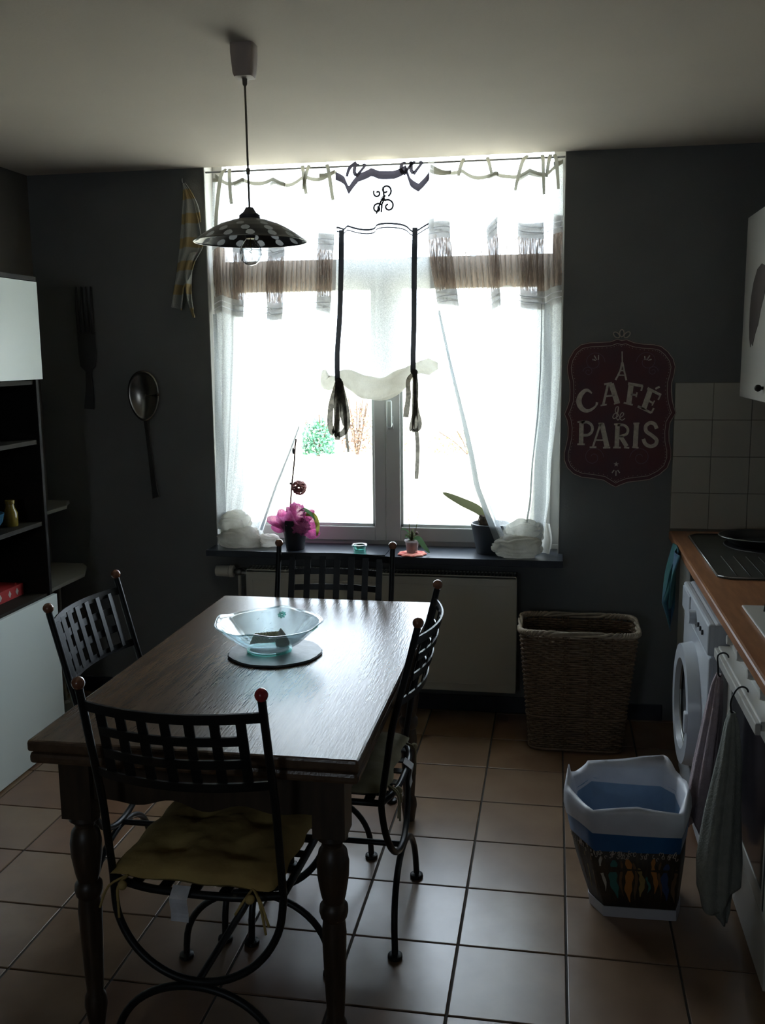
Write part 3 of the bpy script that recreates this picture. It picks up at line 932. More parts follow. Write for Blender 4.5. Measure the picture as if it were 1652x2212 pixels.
# ================================================================== table
TZ, TX0, TX1, TY0, TY1 = .778, -1.18, -.402, 1.94, 3.312
tb = thing('dining_table', 'dark oak draw-leaf dining table with turned legs in the middle of the floor', 'table', ((TX0 + TX1) / 2, (TY0 + TY1) / 2, 0))
mk('tabletop', MB().box(TX0, TY0, TZ - .028, TX1, TY1, TZ), 'table', tb, bevel=.007)
mk('extension_leaf', MB().box(TX0 + .002, TY0 + .003, TZ - .058, TX1 - .002, 2.62, TZ - .031), 'table', tb, bevel=.009)
mk('extension_leaf', MB().box(TX0 + .002, 2.625, TZ - .058, TX1 - .002, TY1 - .003, TZ - .031), 'table', tb, bevel=.009)
LX0, LX1, LY0, LY1, LS = TX0 + .045, TX1 - .045, TY0 + .055, TY1 - .055, .076
def apron_curve(u):
    return .618 + .012 * math.sin(u * PI * 2 * 3 + 1.2) * math.sin(PI * u) - .01
def apron(p0, p1, nrm):
    mb = MB()
    n = 30
    vs = []
    for i in range(n + 1):
        u = i / n
        x, y = p0[0] + (p1[0] - p0[0]) * u, p0[1] + (p1[1] - p0[1]) * u
        zb_ = apron_curve(u)
        for dx in (0, .018):
            for z_ in (zb_, TZ - .058):
                vs.append((x + nrm[0] * dx, y + nrm[1] * dx, z_))
    fs_ = []
    for i in range(n):
        a, b = i * 4, i * 4 + 4
        fs_ += [(a, a + 1, b + 1, b), (a + 2, b + 2, b + 3, a + 3), (a, b, b + 2, a + 2), (a + 1, a + 3, b + 3, b + 1)]
    fs_ += [(0, 2, 3, 1), (n * 4, n * 4 + 1, n * 4 + 3, n * 4 + 2)]
    return mk('apron', mb.add(vs, fs_), 'leg_wood', tb)
apron((LX0 + LS, LY0 + .02), (LX1 - LS, LY0 + .02), (0, 1))
apron((LX0 + LS, LY1 - .02), (LX1 - LS, LY1 - .02), (0, -1))
apron((LX0 + .02, LY0 + LS), (LX0 + .02, LY1 - LS), (1, 0))
apron((LX1 - .02, LY0 + LS), (LX1 - .02, LY1 - LS), (-1, 0))
prof = [(.034, .565), (.037, .55), (.024, .538), (.023, .53), (.033, .518), (.038, .49), (.037, .455), (.030, .41), (.025, .39), (.033, .38), (.034, .365),
        (.031, .352), (.026, .345), (.029, .31), (.027, .24), (.023, .14), (.020, .09), (.026, .078), (.028, .055), (.024, .03), (.020, 0)]
lg0 = None
for (x, y) in ((LX0, LY0), (LX1 - LS, LY0), (LX0, LY1 - LS), (LX1 - LS, LY1 - LS)):
    lg = mk('leg', MB().box(x, y, .562, x + LS, y + LS, TZ - .058).lathe(prof, (x + LS / 2, y + LS / 2, 0), 24), 'leg_wood', tb, smooth=35)

# ================================================================== chairs
def make_chair(label, red=False):
    t = thing('iron_chair', label, 'chair', (0, 0, 0), 'wrought iron chairs around the table')
    W2 = .213
    def py(z):      # y of the back frame at height z
        return lerp([(0, 0), (.24, .010), (.45, .035), (.66, .004), (.95, -.068)], z)
    R_ = .0095
    def uframe(yf, ztop):
        P = []
        if ztop > .5:
            for z_ in (ztop, .85, .75, .66, .56, .48):
                P.append((-W2, yf(z_), z_))
        P.append((-W2, yf(.44), .44))
        for i in range(1, 12):
            a = PI + PI * i / 12
            P.append((W2 * math.cos(a), yf(.44 + .20 * math.sin(a)), .43 + .20 * math.sin(a)))
        Q = [(-x_, y_, z_) for x_, y_, z_ in P[:len(P) - 11]]
        return smooth_path(P + list(reversed(Q)), 3)
    mk('back_post_frame', MB().tube(uframe(py, .945), R_, 10), 'iron', t, smooth=60)
    fy = lambda z_: .41 - (z_ - .22) * .0
    mk('front_frame', MB().tube(uframe(fy, .44), R_, 10), 'iron', t, smooth=60)
    for yf, yy in ((0.0, .010), (.41, .41)):
        P = []
        for i in range(0, 15):
            a = PI - PI * i / 14
            P.append((W2 * math.cos(a) * (1 + .0), yy + (yf - yy) * (1 - math.sin(a)), .012 + .205 * math.sin(a) ** .8))
        mk('leg', MB().tube(smooth_path(P, 2), R_, 10), 'iron', t, smooth=60)
        for s_ in (-1, 1):
            mk('foot', MB().lathe([(.012, .016), (.020, .012), (.021, .004), (.018, 0)], (s_ * W2, yf, 0), 16), 'iron', t, smooth=40)
    mk('stretcher', MB().tube([(0, .010, .224), (0, .41, .224)], .009, 10), 'iron', t, smooth=60)
    mk('seat_frame', MB().tube([(-W2, .035, .452), (-W2, .41, .452)], R_, 8).tube([(W2, .035, .452), (W2, .41, .452)], R_, 8)
       .tube([(-W2, .41, .452), (W2, .41, .452)], R_, 8)
       .tube(smooth_path([(-W2, .035, .452), (-.1, .005, .452), (.1, .005, .452), (W2, .035, .452)], 5), R_, 8), 'iron', t, smooth=60)
    for k in range(5):
        x_ = -.15 + k * .075
        mk('seat_slat', MB().box(x_ - .014, .01, .449, x_ + .014, .41, .453), 'iron', t)
    for k in range(5):
        y_ = .07 + k * .072
        mk('seat_slat', MB().box(-W2, y_ - .014, .453, W2, y_ + .014, .456), 'iron', t)
    # bowed backrest lattice
    def bx(u, z_):       # u -1..1 across
        return (u * W2, py(z_) - .045 * (1 - u * u), z_)
    def rail(z_, u0, u1, w__, name):
        P = [bx(u0 + (u1 - u0) * i / 16, z_) for i in range(17)]
        mk(name, MB().strap(P, w__, .005, (0, -.22, 1)), 'iron', t, smooth=30)
    rail(.905, -1, 1, .024, 'top_rail')
    rail(.737, -1, 1, .022, 'bottom_rail')
    rail(.851, -.80, .80, .022, 'lattice_bar')
    rail(.795, -.80, .80, .022, 'lattice_bar')
    for k in range(7):
        u = -.77 + k * 1.54 / 6
        P = [bx(u, .737 + .168 * i / 6) for i in range(7)]
        P = [(p[0], p[1] + .004, p[2]) for p in P]
        mk('lattice_slat', MB().strap(P, .023, .004, (1, 0, 0)), 'iron', t)
    for s_ in (-1, 1):
        mt = 'knob_red' if (red and s_ > 0) else 'knob_wood'
        mk('knob', MB().ball((s_ * W2, py(.955), .957), .0150, 18, 12), mt, t, smooth=180,
           label='bright red knob' if (red and s_ > 0) else None)
    return t

def copy_tree(root):
    r = root.copy()
    C.objects.link(r)
    for ch in root.children:
        c = ch.copy()
        C.objects.link(c)
        c.parent = r
        c.matrix_parent_inverse = ch.matrix_parent_inverse
    return r
ch_s = make_chair('black iron lattice chair nearest the camera, one knob bright red, mustard cushion on seat', red=True)
ch_n = copy_tree(ch_s)
for c in list(ch_n.children):
    if c.name.startswith('knob') and c.get('label'):
        me = c.data.copy()
        me.materials.clear()
        me.materials.append(M['knob_wood'])
        c.data = me
        del c['label']
ch_e = copy_tree(ch_n)
ch_w = copy_tree(ch_n)
# after turning, the chair's right side (+x local) swaps with its facing
ch_s.location = (-.784, 1.908, 0)
ch_s.rotation_euler = (0, 0, math.radians(-2.0))
ch_s.scale = (.965, 1, 1)
ch_n.location = (-.782, 3.345, 0)
ch_n.rotation_euler = (0, 0, PI)
ch_e.location = (-.405, 2.625, 0)
ch_e.rotation_euler = (0, 0, PI / 2)
ch_w.location = (-1.305, 2.63, 0)
ch_w.rotation_euler = (0, 0, -PI / 2)
ch_n['label'] = 'black iron lattice chair between the table and the radiator, its back to the window'
ch_e['label'] = 'black iron lattice chair on the wicker hamper side of the table'
ch_w['label'] = 'black iron lattice chair beside the white cabinet, its bowed back catching bluish light'

def cushion(label, cx, cy, rot, material, tag_at):
    t = thing('seat_cushion', label, 'cushion', (0, 0, 0))
    def top(u, v, s_):
        x_, y_ = (u - .5) * 2, (v - .5) * 2
        ex = 1 - abs(x_) ** 5
        ey = 1 - abs(y_) ** 5
        e = max(0, ex * ey) ** .5
        tuft = 0
        for a in (-.42, .42):
            for b in (-.42, .42):
                tuft += math.exp(-((x_ - a) ** 2 + (y_ - b) ** 2) / .03)
        h = .028 * e * (1 - .88 * min(1, tuft)) + (.006 * noise.noise(Vector((x_ * 3, y_ * 3, 5 + cx))) + .007 * abs(noise.noise(Vector((x_ * 5 + 2, y_ * 5, cx)))) + .004 * noise.noise(Vector((x_ * 9, y_ * 9, cx)))) * e
        pinch = 1 + .025 * math.sin(x_ * 9) * abs(y_) + .02 * math.sin(y_ * 9 + 1) * abs(x_)
        return (x_ * .200 * pinch, y_ * .19 * pinch + .008 * abs(x_) * (-1 if y_ < 0 else 0), s_ * h + (0 if s_ > 0 else h * .35))
    mb = MB().sheet(lambda u, v: top(u, v, 1), 36, 36).sheet(lambda u, v: top(u, v, -1), 36, 36)
    bmv = mb
    o = mk('cushion_pad', bmv, material, t, smooth=180)
    parts = [o]
    for s_ in (-1, 1):
        tie = MB()
        for q in range(3):
            a = random.uniform(-.03, .03)
            tie.tube(smooth_path([(s_ * .15, -.190, .0), (s_ * .155 + a, -.222, -.012), (s_ * .15 + a * 2, -.226, -.045 - .02 * q)], 4), .003, 6)
        tie.ball((s_ * .152, -.218, -.01), .011, 10, 8)
        parts.append(mk('tie', tie, material, t, smooth=180))
    parts.append(mk('care_tag', MB().sheet(lambda u, v: (tag_at + (u - .5) * .042, -.206 - .022 * min(1, v * 4) - .003 * math.sin(v * 6), -.002 - .075 * v), 3, 8), 'tag', t, solid=.0008))
    t.location = (cx, cy, .474)
    t.rotation_euler = (0, 0, rot)
    return t
cushion('mustard tufted cushion tied to the nearest chair, white tag hanging down', -.784, 2.112, math.radians(-2), 'cushion', -.012)
cushion('olive beige tufted cushion on the chair near the hamper', -.62, 2.625, PI / 2, 'cushion_pale', .03)

# ================================================================== on the table
PX, PY = -.805, 2.66
def edge(th, r_, z_):
    return (r_ * (1 + (.010 * math.sin(th * 9) + .008 * math.sin(th * 23)) * (1 if r_ > .1 else 0)), z_)
tag(mk('slate_plate', MB().lathe([(.001, TZ + .0008), (.134, TZ + .0008), (.138, TZ + .004), (.135, TZ + .008), (.001, TZ + .008)], (PX + .01, PY - .005, 0), 64, edge, caps=False), 'slate_round', smooth=30),
    'round grey slate mat under the glass bowl', 'plate')
bowl = thing('glass_bowl', 'wide aqua glass bowl with lobed rim on the slate mat', 'bowl', (PX - .008, PY, TZ + .009))
BZ = TZ + .0095
def lob(th, r_, z_):
    k_ = max(0, (r_ - .10) / .055)
    l = max(0, math.cos(th * 2 + .2)) ** 10 + max(0, math.cos(th * 2 + PI)) ** 10 * .9
    return (r_ * (1 + .012 * l * k_), z_ + .009 * l * k_)
mk('bowl_body', MB().lathe([(.060, 0), (.062, .003), (.066, .010), (.095, .028), (.125, .052), (.148, .074), (.157, .082),
                             (.154, .085), (.143, .076), (.120, .056), (.090, .032), (.060, .014), (.002, .012)], (PX - .008, PY, BZ), 72, lob, caps=False),
   'aqua_glass', bowl, smooth=180)
mk('bowl_rim', MB().tube([(PX - .008 + lob(a, .157, .083)[0] * math.cos(a), PY + lob(a, .157, .083)[0] * math.sin(a), BZ + lob(a, .157, .083)[1])
                          for a in [2 * PI * i / 96 for i in range(97)]], .0028, 6), 'aqua_glass', bowl, smooth=180)
mk('foot_ring', MB().lathe([(.058, 0), (.066, 0), (.066, .006), (.058, .006), (.058, 0)], (PX - .008, PY, BZ), 48, caps=False), 'green_glass', bowl, smooth=40)
for a in (PI / 2, PI, 0):
    fm = MB()
    cx_, cy_, cz_ = PX - .008 + .137 * math.cos(a), PY + .137 * math.sin(a), BZ + .070
    tang = Vector((-math.sin(a), math.cos(a), 0))
    up_ = Vector((math.cos(a) * .75, math.sin(a) * .75, .66))
    for k in range(8):
        th = k * PI / 4
        d = tang * math.cos(th) + up_ * math.sin(th)
        c0 = Vector((cx_, cy_, cz_))
        fm.tube([c0 + d * .003, c0 + d * .010, c0 + d * .014], [.002, .0035, .001], 6)
    mk('pressed_flower', fm, 'green_glass', bowl, smooth=180)
# things in the bowl
def pleat(u, v):
    return (PX - .06 + .075 * u, PY - .03 + .045 * v + .012 * u, BZ + .022 + .020 * v + (.0035 if int(u * 32) % 2 else 0) + .006 * u)
tag(mk('pleated_paper', MB().sheet(pleat, 33, 3), 'paper_yellow', solid=.0006), 'pale pleated paper strip lying in the glass bowl', 'paper')
sh = thing('ceramic_shark_fin', 'small white pointed ceramic piece standing in the glass bowl', 'ornament', (PX + .03, PY, BZ + .014))
sh.name = 'ceramic_ornament'
mk('pointed_body', MB().lathe([(.020, .0), (.021, .006), (.016, .022), (.009, .038), (.002, .050)], (PX + .025, PY + .005, BZ + .0145), 20,
                              lambda th, r_, z_: (r_ * (1 + .25 * math.cos(th)), z_)), 'paper', sh, smooth=180)

# ================================================================== pendant lamp
LX, LY = -.845, 2.69
lp = thing('pendant_lamp', 'pendant lamp with black shade and white dots hanging over the table', 'lamp', (LX, LY, 1.92))
mk('ceiling_rose', MB().lathe([(.033, 2.4725), (.033, 2.45), (.029, 2.40), (.025, 2.389), (.010, 2.386)], (LX, LY, 0), 24,
                              lambda th, r_, z_: (r_ / max(abs(math.cos(th)) ** 6 + abs(math.sin(th)) ** 6, .01) ** (1 / 6) if r_ > .02 else r_, z_)), 'canopy', lp, smooth=50)
mk('cord_grip', MB().lathe([(.007, 2.388), (.0065, 2.372), (.003, 2.366)], (LX, LY, 0), 12), 'flex', lp, smooth=50)
mk('flex', MB().tube([(LX, LY, 2.37), (LX + .001, LY, 2.2), (LX + .002, LY, 2.045)], .0030, 8).tube([(LX + .0015, LY, 2.153), (LX + .0015, LY, 2.137)], .0055, 8), 'flex', lp, smooth=180)
SX = LX + .002
mk('shade_collar', MB().lathe([(.005, 2.050), (.010, 2.049), (.018, 2.036), (.029, 2.028), (.030, 2.014), (.026, 2.013)], (SX, LY, 0), 28), 'collar', lp, smooth=40)
sp = [(.024, 2.020), (.05, 2.014), (.08, 2.004), (.105, 1.992), (.128, 1.978), (.147, 1.964), (.157, 1.958)]
def sz(r_):
    return lerp([(a, b) for a, b in sp], r_)
dots = []
for ring, (rr_, n_, rad_) in enumerate(((.063, 6, .009), (.093, 9, .0105), (.120, 12, .0115), (.143, 15, .0115))):
    for k in range(n_):
        a = 2 * PI * (k + .5 * (ring % 2)) / n_ + .2
        dots.append((rr_ * math.cos(a), rr_ * math.sin(a), rad_))
NR, NA = 76, 420
SV = [(SX + (.024 + .133 * i / NR) * math.cos(2 * PI * k / NA), LY + (.024 + .133 * i / NR) * math.sin(2 * PI * k / NA), sz(.024 + .133 * i / NR))
      for i in range(NR + 1) for k in range(NA)]
sets = [[] for _ in range(len(dots) + 1)]
for i in range(NR):
    for k in range(NA):
        r_ = .024 + .133 * (i + .5) / NR
        a = 2 * PI * (k + .5) / NA
        x_, y_ = r_ * math.cos(a), r_ * math.sin(a)
        w_ = 0
        for q, (dx, dy_, dr_) in enumerate(dots):
            if (x_ - dx) ** 2 + (y_ - dy_) ** 2 < dr_ * dr_:
                w_ = q + 1
                break
        sets[w_].append((i * NA + k, i * NA + (k + 1) % NA, (i + 1) * NA + (k + 1) % NA, (i + 1) * NA + k))
def submesh(faces):
    ids, out_ = {}, []
    for f in faces:
        out_.append(tuple(ids.setdefault(i, len(ids)) for i in f))
    inv = sorted(ids, key=lambda i: ids[i])
    return MB().add([SV[i] for i in inv], out_)
shd = mk('shade', submesh(sets[0]), 'shade', lp, smooth=180)
for st_ in sets[1:]:
    mk('white_dot', submesh(st_), 'dot', shd, smooth=180)
mk('shade_rim', MB().tube([(SX + .1572 * math.cos(2 * PI * i / 96), LY + .1572 * math.sin(2 * PI * i / 96), 1.9575) for i in range(97)], .0014, 6), 'steel', shd, smooth=180)
mk('lamp_holder', MB().lathe([(.014, 2.014), (.016, 1.985), (.014, 1.968)], (SX, LY, 0), 18), 'collar', lp, smooth=40)
bulb = mk('bulb', MB().lathe([(.013, 1.972), (.014, 1.962), (.024, 1.950), (.031, 1.934), (.0315, 1.920), (.026, 1.905), (.014, 1.895), (.001, 1.892)], (SX, LY, 0), 32), 'clear_glass', lp, smooth=180)
mk('filament', MB().tube([(SX, LY, 1.965), (SX, LY, 1.94), (SX + .004, LY, 1.935), (SX - .004, LY, 1.930), (SX + .003, LY, 1.926)], .0012, 6)
   .lathe([(.012, 1.985), (.013, 1.965)], (SX, LY, 0), 16), 'brass', bulb)

# ================================================================== sign
SIGN_OUTLINE = [(0.278, 1.693), (0.298, 1.696), (0.33, 1.683), (0.366, 1.677), (0.41, 1.674), (0.442, 1.666), (0.471, 1.643), (0.494, 1.612), (0.504, 1.579), (0.5, 1.543), (0.492, 1.51), (0.492, 1.473), (0.497, 1.436), (0.505, 1.407), (0.513, 1.383), (0.505, 1.366), (0.491, 1.34), (0.488, 1.303), (0.49, 1.262), (0.499, 1.225), (0.5, 1.187), (0.486, 1.145), (0.454, 1.115), (0.411, 1.092), (0.364, 1.085), (0.32, 1.079), (0.29, 1.067), (0.27, 1.057), (0.25, 1.066), (0.216, 1.087), (0.171, 1.094), (0.122, 1.099), (0.085, 1.114), (0.058, 1.141), (0.044, 1.175), (0.043, 1.206), (0.05, 1.24), (0.057, 1.279), (0.058, 1.316), (0.052, 1.351), (0.041, 1.377), (0.052, 1.407), (0.061, 1.437), (0.062, 1.475), (0.06, 1.512), (0.052, 1.546), (0.048, 1.579), (0.056, 1.616), (0.077, 1.653), (0.106, 1.677), (0.146, 1.685), (0.186, 1.686), (0.229, 1.688), (0.258, 1.698)]
SIGN_STROKES = [('C', [([(0.158, 1.467), (0.141, 1.48), (0.125, 1.476), (0.109, 1.456), (0.104, 1.43), (0.114, 1.405), (0.134, 1.392), (0.156, 1.396), (0.176, 1.413), (0.181, 1.428)], [0.0055, 0.012, 0.0166, 0.0212, 0.023, 0.0212, 0.0166, 0.012, 0.0074, 0.0111])]), ('A', [([(0.225, 1.506), (0.207, 1.416)], [0.0101, 0.0101]), ([(0.238, 1.508), (0.266, 1.426)], [0.0221, 0.0221]), ([(0.217, 1.454), (0.256, 1.458)], [0.0074, 0.0074]), ([(0.196, 1.414), (0.222, 1.419)], [0.0064, 0.0064]), ([(0.252, 1.421), (0.277, 1.428)], [0.0064, 0.0064]), ([(0.209, 1.505), (0.241, 1.511)], [0.0083, 0.0083])]), ('F', [([(0.322, 1.505), (0.314, 1.423)], [0.0221, 0.0221]), ([(0.309, 1.508), (0.371, 1.497)], [0.012, 0.012]), ([(0.369, 1.498), (0.364, 1.476)], [0.0074, 0.0074]), ([(0.321, 1.462), (0.346, 1.459)], [0.0083, 0.0083]), ([(0.347, 1.471), (0.344, 1.45)], [0.0064, 0.0064]), ([(0.293, 1.426), (0.331, 1.417)], [0.0074, 0.0074])]), ('E', [([(0.402, 1.479), (0.376, 1.397)], [0.0221, 0.0221]), ([(0.39, 1.488), (0.447, 1.458)], [0.0111, 0.0111]), ([(0.445, 1.459), (0.436, 1.438)], [0.0064, 0.0064]), ([(0.392, 1.437), (0.416, 1.424)], [0.0083, 0.0083]), ([(0.421, 1.435), (0.411, 1.414)], [0.0055, 0.0055]), ([(0.352, 1.411), (0.409, 1.383)], [0.0101, 0.0101]), ([(0.409, 1.382), (0.419, 1.403)], [0.0074, 0.0074]), ([(0.423, 1.485), (0.44, 1.494)], [0.0083, 0.0083])]), ('d', [([(0.272, 1.409), (0.262, 1.407), (0.259, 1.388), (0.269, 1.379), (0.271, 1.37), (0.255, 1.358), (0.249, 1.366), (0.256, 1.379), (0.269, 1.383), (0.272, 1.409), (0.265, 1.366), (0.27, 1.352), (0.277, 1.358)], [0.0037, 0.0037, 0.0037, 0.0037, 0.0037, 0.0037, 0.0037, 0.0037, 0.0037, 0.0037, 0.0037, 0.0037, 0.0037])]), ('e', [([(0.278, 1.362), (0.291, 1.37), (0.294, 1.381), (0.285, 1.382), (0.278, 1.366), (0.282, 1.354), (0.291, 1.352), (0.3, 1.36)], [0.0037, 0.0037, 0.0037, 0.0037, 0.0037, 0.0037, 0.0037, 0.0037])]), ('P', [([(0.117, 1.345), (0.117, 1.248)], [0.0193, 0.0193]), ([(0.117, 1.341), (0.143, 1.342), (0.162, 1.326), (0.162, 1.302), (0.146, 1.287), (0.124, 1.286)], [0.012, 0.012, 0.012, 0.012, 0.012, 0.012]), ([(0.1, 1.342), (0.132, 1.347)], [0.0074, 0.0074]), ([(0.101, 1.246), (0.133, 1.246)], [0.0074, 0.0074])]), ('A', [([(0.198, 1.337), (0.168, 1.235)], [0.0083, 0.0083]), ([(0.203, 1.337), (0.228, 1.236)], [0.0212, 0.0212]), ([(0.18, 1.265), (0.216, 1.265)], [0.0064, 0.0064]), ([(0.154, 1.233), (0.183, 1.234)], [0.0074, 0.0074]), ([(0.211, 1.232), (0.242, 1.233)], [0.0074, 0.0074]), ([(0.189, 1.336), (0.209, 1.337)], [0.0074, 0.0074])]), ('R', [([(0.27, 1.331), (0.269, 1.236)], [0.0193, 0.0193]), ([(0.27, 1.33), (0.296, 1.33), (0.313, 1.314), (0.309, 1.292), (0.281, 1.281)], [0.0111, 0.0111, 0.0111, 0.0111, 0.0111]), ([(0.284, 1.281), (0.311, 1.238)], [0.0175, 0.0175]), ([(0.255, 1.333), (0.283, 1.334)], [0.0074, 0.0074]), ([(0.254, 1.233), (0.286, 1.233)], [0.0074, 0.0074]), ([(0.3, 1.234), (0.322, 1.232)], [0.0074, 0.0074])]), ('I', [([(0.349, 1.336), (0.347, 1.237)], [0.0203, 0.0203]), ([(0.336, 1.337), (0.361, 1.338)], [0.0074, 0.0074]), ([(0.334, 1.235), (0.361, 1.233)], [0.0074, 0.0074])]), ('S', [([(0.434, 1.315), (0.425, 1.334), (0.406, 1.34), (0.389, 1.327), (0.391, 1.304), (0.415, 1.286), (0.435, 1.267), (0.431, 1.247), (0.41, 1.239), (0.389, 1.25), (0.38, 1.271)], [0.0157, 0.0157, 0.0157, 0.0157, 0.0157, 0.0157, 0.0157, 0.0157, 0.0157, 0.0157, 0.0157])]), ('t', [([(0.28, 1.644), (0.282, 1.596)], [0.0046, 0.0046]), ([(0.281, 1.598), (0.274, 1.563), (0.256, 1.523)], [0.0074, 0.0074, 0.0074]), ([(0.283, 1.598), (0.291, 1.563), (0.301, 1.522)], [0.0074, 0.0074, 0.0074]), ([(0.273, 1.564), (0.293, 1.563)], [0.0055, 0.0055]), ([(0.268, 1.544), (0.298, 1.543)], [0.0055, 0.0055])]), ('o', [([(0.157, 1.612), (0.171, 1.607)], [0.0046, 0.0046]), ([(0.164, 1.628), (0.175, 1.61)], [0.0046, 0.0046]), ([(0.182, 1.63), (0.182, 1.61)], [0.0046, 0.0046]), ([(0.374, 1.624), (0.376, 1.608)], [0.0046, 0.0046]), ([(0.395, 1.626), (0.383, 1.607)], [0.0046, 0.0046]), ([(0.403, 1.61), (0.389, 1.605)], [0.0046, 0.0046]), ([(0.252, 1.122), (0.261, 1.134)], [0.0046, 0.0046]), ([(0.269, 1.109), (0.269, 1.132)], [0.0046, 0.0046]), ([(0.285, 1.122), (0.276, 1.134)], [0.0046, 0.0046])])]
SY = WY - .010
sg_ = thing('cafe_sign', 'dark red shield-shaped CAFÉ de PARIS sign on the wall right of the window', 'sign', (.28, SY, 1.06))
mk('board', MB().prism(SIGN_OUTLINE, lambda a, b: (a, SY, b), lambda a, b: (a, WY - .001, b)), 'sign', sg_)
cx_ = sum(p[0] for p in SIGN_OUTLINE) / len(SIGN_OUTLINE)
cz_ = sum(p[1] for p in SIGN_OUTLINE) / len(SIGN_OUTLINE)
def inset(k_):
    n = len(SIGN_OUTLINE)
    out_ = []
    for i in range(n + 1):
        a, b, c = SIGN_OUTLINE[(i - 1) % n], SIGN_OUTLINE[i % n], SIGN_OUTLINE[(i + 1) % n]
        t = Vector((c[0] - a[0], c[1] - a[1])).normalized()
        nrm = Vector((t.y, -t.x))
        out_.append((b[0] + nrm.x * k_, SY - .0008, b[1] + nrm.y * k_))
    return out_
mk('raised_edge', MB().strap(inset(.003), .004, .003, (0, 1, 0)), 'sign_line', sg_)
for k_, w__ in ((.003, .0026), (.020, .0024)):
    P = inset(k_)
    S = [Vector((0, -1, 0)).cross((Vector(P[min(i + 1, len(P) - 1)]) - Vector(P[max(i - 1, 0)])).normalized()) for i in range(len(P))]
    mk('border_line', MB().strap(P, w__, .001, S), 'sign_line', sg_)
P = smooth_path(inset(.027), 5)
d = MB()
for i, p in enumerate(P[:-1]):
    if i % 2 == 0:
        d.box(p.x - .0012, SY - .0012, p.z - .0012, p.x + .0012, SY, p.z + .0012)
mk('dotted_border', d, 'sign_line', sg_, kind='stuff')
def flat_stroke(pts, ws):
    P = [Vector((a, SY - .0008, b)) for a, b in pts]
    if len(P) > 2:
        n0 = len(P)
        P2 = smooth_path(P, 5)
        ws = [lerp([(i, w__) for i, w__ in enumerate(ws)], j / 5) for j in range(len(P2))]
        P = P2
    S = []
    for i in range(len(P)):
        t = (P[min(i + 1, len(P) - 1)] - P[max(i - 1, 0)]).normalized()
        S.append(Vector((0, -1, 0)).cross(t))
    return P, ws, S
for nm, strokes in SIGN_STROKES:
    mb = MB()
    for pts, ws in strokes:
        P, W_, S = flat_stroke(pts, ws)
        # straight, un-skewed side vectors
        vs = []
        for i, p in enumerate(P):
            for a, b in ((-1, 0), (1, 0), (1, 1), (-1, 1)):
                vs.append(p + S[i] * (a * W_[i] / 2) + Vector((0, b * .0009, 0)))
        n = len(P)
        fs = [(i * 4 + k, i * 4 + (k + 1) % 4, (i + 1) * 4 + (k + 1) % 4, (i + 1) * 4 + k) for i in range(n - 1) for k in range(4)]
        fs += [(3, 2, 1, 0), tuple((n - 1) * 4 + k for k in range(4))]
        mb.add(vs, fs)
    o = mk('letter' if nm not in 'to' else ('tower_emblem' if nm == 't' else 'sprig_mark'), mb, 'sign_print', sg_)
    if nm in 'to':
        o['kind'] = 'stuff'
star = []
for i in range(10):
    a = PI / 2 + i * PI / 5
    r_ = .012 if i % 2 == 0 else .005
    star.append((.269 + r_ * math.cos(a), 1.16 + r_ * math.sin(a)))
mk('star_mark', MB().prism(star, lambda a, b: (a, SY - .001, b), lambda a, b: (a, SY, b)), 'sign_print', sg_)
sc_ = MB()
for (cx2, cz2, r_, s_) in ((.165, 1.60, .045, 1), (.385, 1.60, .045, -1), (.17, 1.19, .045, 1), (.37, 1.19, .045, -1), (.14, 1.56, .022, -1), (.41, 1.56, .022, 1)):
    P = []
    for i in range(30):
        u = i / 29
        a = s_ * u * 9 + (0 if s_ > 0 else PI)
        P.append((cx2 + r_ * (1 - .8 * u) * math.cos(a), SY - .0006, cz2 + r_ * (1 - .8 * u) * math.sin(a)))
    S = [Vector((0, -1, 0)).cross((Vector(P[min(i + 1, 29)]) - Vector(P[max(i - 1, 0)])).normalized()) for i in range(30)]
    sc_.strap(P, .0022, .0008, S)
mk('scrollwork', sc_, 'sign_dim', sg_, kind='stuff')
for (dx, dz, rot) in ((0, .021, 0), (-.022, .014, .8), (.022, .014, -.8)):
    P = []
    for i in range(21):
        a = 2 * PI * i / 20
        ex, ez = .009 * math.cos(a), .015 * math.sin(a)
        P.append((.277 + dx + ex * math.cos(rot) - ez * math.sin(rot), SY + .002, 1.700 + dz + ex * math.sin(rot) + ez * math.cos(rot)))
    mk('crest_loop', MB().tube(P, .0022, 6), 'sign_line', sg_)

# ================================================================== wall hangings on the left
spn = thing('wall_spoon', 'giant tarnished silver spoon hanging bowl-up on the grey wall', 'spoon', (-1.87, WY, .98))
def spoon_s(u, v):
    a = 2 * PI * u
    rr = v
    wz = .117
    wx = .076 * (1 + .12 * math.sin(a))
    return (-1.886 + wx * rr * math.cos(a), WY - .012 - .026 * (rr ** 2) + (.004 if rr > .97 else 0), 1.462 + wz * rr * math.sin(a) * (1.0))
mk('spoon_bowl', MB().sheet(spoon_s, 40, 12), 'silver', spn, smooth=180, solid=.004)
mk('spoon_handle', MB().strap(smooth_path([(-1.884, WY - .030, 1.350), (-1.880, WY - .022, 1.28), (-1.874, WY - .014, 1.17), (-1.866, WY - .012, 1.06), (-1.858, WY - .016, 1.0), (-1.853, WY - .018, .98)], 5),
                              [.020 + .022 * (i / 25) ** 2 for i in range(26)], .006, (1, 0, .05)), 'silver', spn, bevel=.002)
frk = thing('wall_fork', 'giant dark iron fork hanging on the wall beside the black cabinet', 'fork', (-2.16, WY, 1.39))
mk('fork_head', MB().prism([(-2.205, 1.66), (-2.20, 1.60), (-2.175, 1.575), (-2.15, 1.575), (-2.125, 1.60), (-2.118, 1.66), (-2.118, 1.76), (-2.207, 1.76)],
                           lambda a, b: (a, WY - .022, b), lambda a, b: (a, WY - .014, b)), 'dark_steel', frk, bevel=.002)
